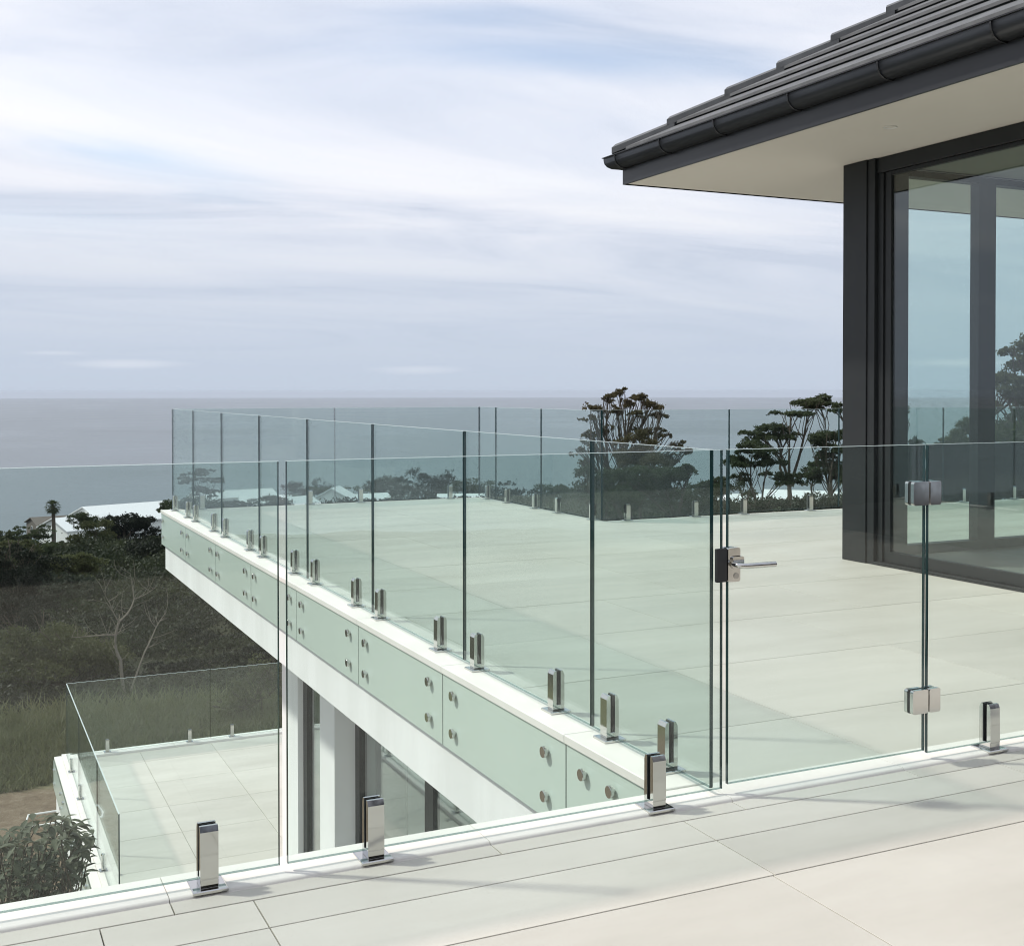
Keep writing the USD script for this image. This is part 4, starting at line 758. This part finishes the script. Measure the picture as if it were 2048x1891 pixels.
obj('undergrowth', leaves(npr, P, 0.095*np.clip(rr_/35, 0.8, 2.0), 0.0, 0.55), 'thicket_leaf', label='bushy dark green undergrowth in low mounds over the bank and hillside', cat='undergrowth', kind='stuff')
n = 60000; a = np.radians(npr.uniform(-2.5, 22, n)); r = npr.uniform(20.2, 25.5, n)
gx_, gy_ = CAM[0]+r*np.sin(a), CAM[1]+r*np.cos(a); dn = meshkit.fbm(np.stack([gx_/1.6, gy_/1.6, 0*gx_], -1), 4, 21)
keep = (r > 20.2 + 2.2*(dn-0.35)) & ~((gx_ > -1.2) & (gy_ < 15.1)) & (npr.uniform(0, 1, n) < np.clip((dn-0.25)*3.2, .25, 1)*np.clip((26-r)/3, .1, 1))
gx_, gy_, r, dn = gx_[keep], gy_[keep], r[keep], dn[keep]; gz_ = ground_z(gx_, gy_)-0.02
hgt = np.interp(r, [19.4, 21, 23.5, 25.5], [0.08, 0.16, 0.30, 0.42])*npr.uniform(0.4, 1.6, len(r))*(0.6+dn*0.8)
lean = npr.normal(size=(len(r), 2))*0.42*hgt[:, None]; w = npr.normal(size=(len(r), 2)); w /= np.linalg.norm(w, axis=1)[:, None]; w *= 0.015
B = np.c_[gx_, gy_, gz_]; T = B + np.c_[lean, hgt]; Mx = B + np.c_[lean*0.35, hgt*0.55]
W3 = np.c_[w, 0*r]
v = np.stack([B-W3, B+W3, Mx+W3*0.8, Mx-W3*0.8, T], 1).reshape(-1, 3); k = np.arange(len(r))*5
obj('tall_grass', (v, np.vstack([np.c_[k, k+1, k+2], np.c_[k, k+2, k+3], np.c_[k+3, k+2, k+4]])), 'grass_blade', label='tall dry olive grass behind the lower terrace', cat='grass', kind='stuff')
# stones along the path on the slope
plain('pale_stone', (0.34, 0.32, 0.29), 0.9)
for i in range(9):
    p = at(60+i*14+npr.uniform(-4, 4), 1131+npr.uniform(-3, 3), 46); p[2] = float(ground_z(p[0], p[1]))+0.10
    s = trimesh.creation.icosphere(2, 0.16); s.vertices *= (1+0.5*(meshkit.fbm(s.vertices*9+i, 3, i)-0.5))[:, None]*np.array([1.3, 1, 0.7]); s.apply_translation(p)
    o = obj('stone', s, 'pale_stone', smooth=50, label='pale rough stone in the row across the dark slope, ' + ['at its left end', 'second from its left end', 'third from its left end', 'fourth from its left end', 'in the middle of the row', 'fourth from its right end', 'third from its right end', 'second from its right end', 'at its right end'][i], cat='stone', group='pale stones in a row on the slope')

# bush with large leaves at the lower left, leaning over the terrace edge
def big_leaf(L, W, bend, fold):
    v = []
    for t, wv in ((0.0, 0.0), (0.12, 0.35), (0.35, 0.9), (0.6, 1.0), (0.82, 0.6), (1.0, 0.0)):
        z = -bend*L*t*t; x = L*t
        if wv == 0: v.append([(x, 0, z)]*3)
        else: v.append([(x, -W*wv/2, z+fold*W*wv/2), (x, 0, z), (x, W*wv/2, z+fold*W*wv/2)])
    v = np.array(v).reshape(-1, 3); f = []
    for i in range(5):
        for j in range(2): f += [(i*3+j, i*3+j+1, i*3+3+j+1), (i*3+j, i*3+3+j+1, i*3+3+j)]
    return v, np.array([q for q in f if len({tuple(np.round(v[k], 6)) for k in q}) == 3])
leafy('leaf_large', (0.105, 0.130, 0.078), (0.215, 0.235, 0.155), trans=0.25, scale=4)
npr = np.random.default_rng(80)
bush = thing('broad_leaved_bush', 'bush with large glossy pointed leaves leaning over the lower terrace edge', 'bush')
stems = MB(); lv = []; extra = MB()
root = np.array([-2.2, 8.6, -4.95])
tips = []
for i in range(95):
    u, w_ = npr.uniform(0, 1), npr.uniform(0, 1)
    px = npr.uniform(-25, 168); top = np.interp(px, [-25, 60, 110, 150, 170], [1640, 1600, 1588, 1612, 1640]); py = top + (1760-top)*w_**1.3
    if px > 120 and py > 1690: py -= 60
    tips.append(at(px, py, 11.9 + npr.uniform(-0.6, 1.1)))
for c in ((150, 1612), (168, 1640), (178, 1655), (160, 1660), (182, 1630), (140, 1640), (172, 1668)): tips.append(at(c[0], c[1], 12.6+npr.uniform(-0.15, 0.15)))
count = 0
for i, tip in enumerate(tips):
    m = limb(npr, stems, root + npr.normal(size=3)*np.array([0.35, 0.35, 0.0]), tip, 0.016, 0.005, 0.06, 7, 5)
    for k in range(8):
        s0 = m[-1] if k < 4 else m[-2] + (m[-1]-m[-2])*npr.uniform(0, 1); az = npr.uniform(0, 2*np.pi); el = npr.uniform(-0.5, 0.75)
        d = np.array([math.cos(az)*math.cos(el), math.sin(az)*math.cos(el), math.sin(el)]); sd_ = np.cross(d, [0, 0, 1.0]); sd_ /= np.linalg.norm(sd_); up_ = np.cross(sd_, d)
        L = npr.uniform(0.085, 0.175); v, f = big_leaf(L, L*npr.uniform(0.36, 0.48), npr.uniform(0.1, 0.5), npr.uniform(0.15, 0.5))
        w3 = s0 + v[:, :1]*d + v[:, 1:2]*sd_ + v[:, 2:]*up_
        if count < 290: obj('leaf', (w3, f), 'leaf_large', bush, smooth=True)
        else: extra.add(w3, f)
        count += 1
obj('stem', stems, 'bark', bush, smooth=True)
obj('small_foliage', extra, 'leaf_large', bush, smooth=True, kind='stuff')

# white pipe loop lying on the soil
p0, p1 = at(53, 1563, 17.6), at(122, 1545, 17.6); 
def gz(p, h): p = np.array(p); p[2] = float(ground_z(p[0], p[1]))+h; return p
a0, a1 = gz(at(55, 1556, 18.9), 0.10), gz(at(140, 1536, 18.9), 0.12); b0_, b1_ = gz(at(57, 1563, 18.5), 0.05), gz(at(140, 1552, 18.5), 0.09)
e_ = gz(at(50, 1560, 18.7), 0.05)
wd = MB(); wd.tube([a1, (a0+a1)/2, a0, e_, b0_, (b0_+b1_)/2, b1_], 0.016, 8); obj('plastic_pipe', wd, 'white_render', smooth=50, label='thin white plastic pipe bent in a loop lying on the brown soil', cat='pipe')

# ------------------------------------------------------------------ houses on the hillside
plain('white_paint', (0.78, 0.78, 0.77), 0.6); plain('pale_roof', (0.70, 0.71, 0.72), 0.55); plain('grey_roof', (0.22, 0.22, 0.22), 0.8); plain('dark_window', (0.03, 0.035, 0.04), 0.2); plain('brown_roof', (0.12, 0.105, 0.09), 0.85)
def cottage(name, label, x, y, r, L, W, h, rise, yaw, roof='pale_roof', wall='white_paint', group=None, wins=3, eave=0.35):
    """a gabled house with its ridge at photo point x, y"""
    c = at(x, y, r); top = c[2]; t = thing(name, label, 'house', group, loc=(c[0], c[1], top), rotz=yaw)
    z1 = -rise; z0 = z1-h
    obj('wall', MB().prism([(-W/2, z0), (W/2, z0), (W/2, z1), (0, -0.06), (-W/2, z1)], 'x', -L/2, L/2), wall, t)
    o = MB(); s = rise/(W/2)
    for g in (-1, 1):
        p = [(0, 0), (g*(W/2+eave), -rise-eave*s), (g*(W/2+eave), -rise-eave*s+0.16), (0, 0.16)]
        o.prism(p if g < 0 else p[::-1], 'x', -L/2-eave, L/2+eave)
    obj('roof', o, roof, t)
    for i in range(wins):
        xx = -L/2 + L*(i+0.5)/wins
        for g in (-1, 1):
            f = obj('window', MB().box(xx-0.5, xx+0.5, g*W/2-0.04, g*W/2+0.04, z1-1.5, z1-0.4), 'white_paint', t)
            obj('window_glass', MB().box(xx-0.43, xx+0.43, g*W/2-0.055, g*W/2+0.055, z1-1.43, z1-0.47), 'dark_window', f)
    for g in (-1, 1):
        f = obj('window', MB().box(g*L/2-0.04, g*L/2+0.04, -0.5, 0.5, z1-1.5, z1-0.4), 'white_paint', t)
        obj('window_glass', MB().box(g*L/2-0.055, g*L/2+0.055, -0.43, 0.43, z1-1.43, z1-0.47), 'dark_window', f)
    return t
cottage('hillside_house', 'long low house with broad white roof behind the large dark evergreen', 262, 984, 215, 18.0, 13.0, 3.0, 2.2, math.radians(20), wins=4)
hb = cottage('hillside_house', 'white roofed house wing with a white lattice porch right of the palm', 172, 1008, 205, 12.0, 9.0, 2.6, 1.6, math.radians(24), wins=3)
pl = MB()
for i in range(6):
    pl.box(-6.2+i*0.55, -6.06+i*0.55, -5.4, -5.28, -8.3, -1.9)
    if i < 5: pl.box(-6.2, -3.4, -5.4, -5.28, -7.9+i*1.15, -7.76+i*1.15)
obj('lattice_porch', pl, 'white_paint', hb)
cottage('hillside_house', 'house with dull brown roof on the ridge right behind the palm', 125, 1008, 250, 12.0, 9.0, 2.6, 1.2, math.radians(10), roof='brown_roof', wall='brown_roof', wins=3)
cottage('hillside_house', 'small pale house among the trees at the left edge', 22, 1138, 90, 4.6, 4.6, 2.6, 0.8, math.radians(40), wins=1)
cottage('hillside_house', 'white gabled house behind the far rail between two dark trees', 655, 953, 172, 4.4, 6.4, 3.4, 1.7, math.radians(60), wins=1)
cottage('hillside_house', 'pale roofed house seen between the trunks of the flat topped trees', 1490, 968, 110, 9.0, 6.5, 2.4, 1.2, math.radians(-30))
cottage('hillside_house', 'pale roofed house close beside the dark post behind the trees', 1605, 962, 105, 9.0, 6.5, 2.4, 1.4, math.radians(-45))
cottage('hillside_house', 'grey roofed house low on the far slope seen through the left rail', 480, 972, 300, 13.0, 10.0, 2.6, 1.6, math.radians(12), roof='grey_roof')
cottage('hillside_house', 'pale house at the top end of the white slab, on the ridge', 322, 1003, 230, 7.0, 6.5, 2.6, 1.2, math.radians(20), wins=2)
cottage('hillside_house', 'white house with its long roof on the far slope behind the layered cypress', 455, 958, 330, 22.0, 12.0, 3.0, 2.4, math.radians(8), wins=5)
cottage('hillside_house', 'pale house on the far slope left of the gap between the two front panels', 525, 968, 280, 13.0, 9.0, 3.0, 1.8, math.radians(-10), wins=3)
cottage('hillside_house', 'pale house with its roof among the trees near the tallest narrow tree', 905, 966, 175, 7.0, 5.5, 2.4, 1.2, math.radians(-20), wins=3)
cottage('hillside_house', 'small pale house just left of the two dark trees behind the front panel gap', 572, 972, 168, 6.0, 5.0, 2.4, 1.1, math.radians(25), wins=2)
cottage('hillside_house', 'low pale house among the trees right of the gabled white house', 708, 966, 190, 8.0, 6.0, 2.4, 1.2, math.radians(5), wins=3)
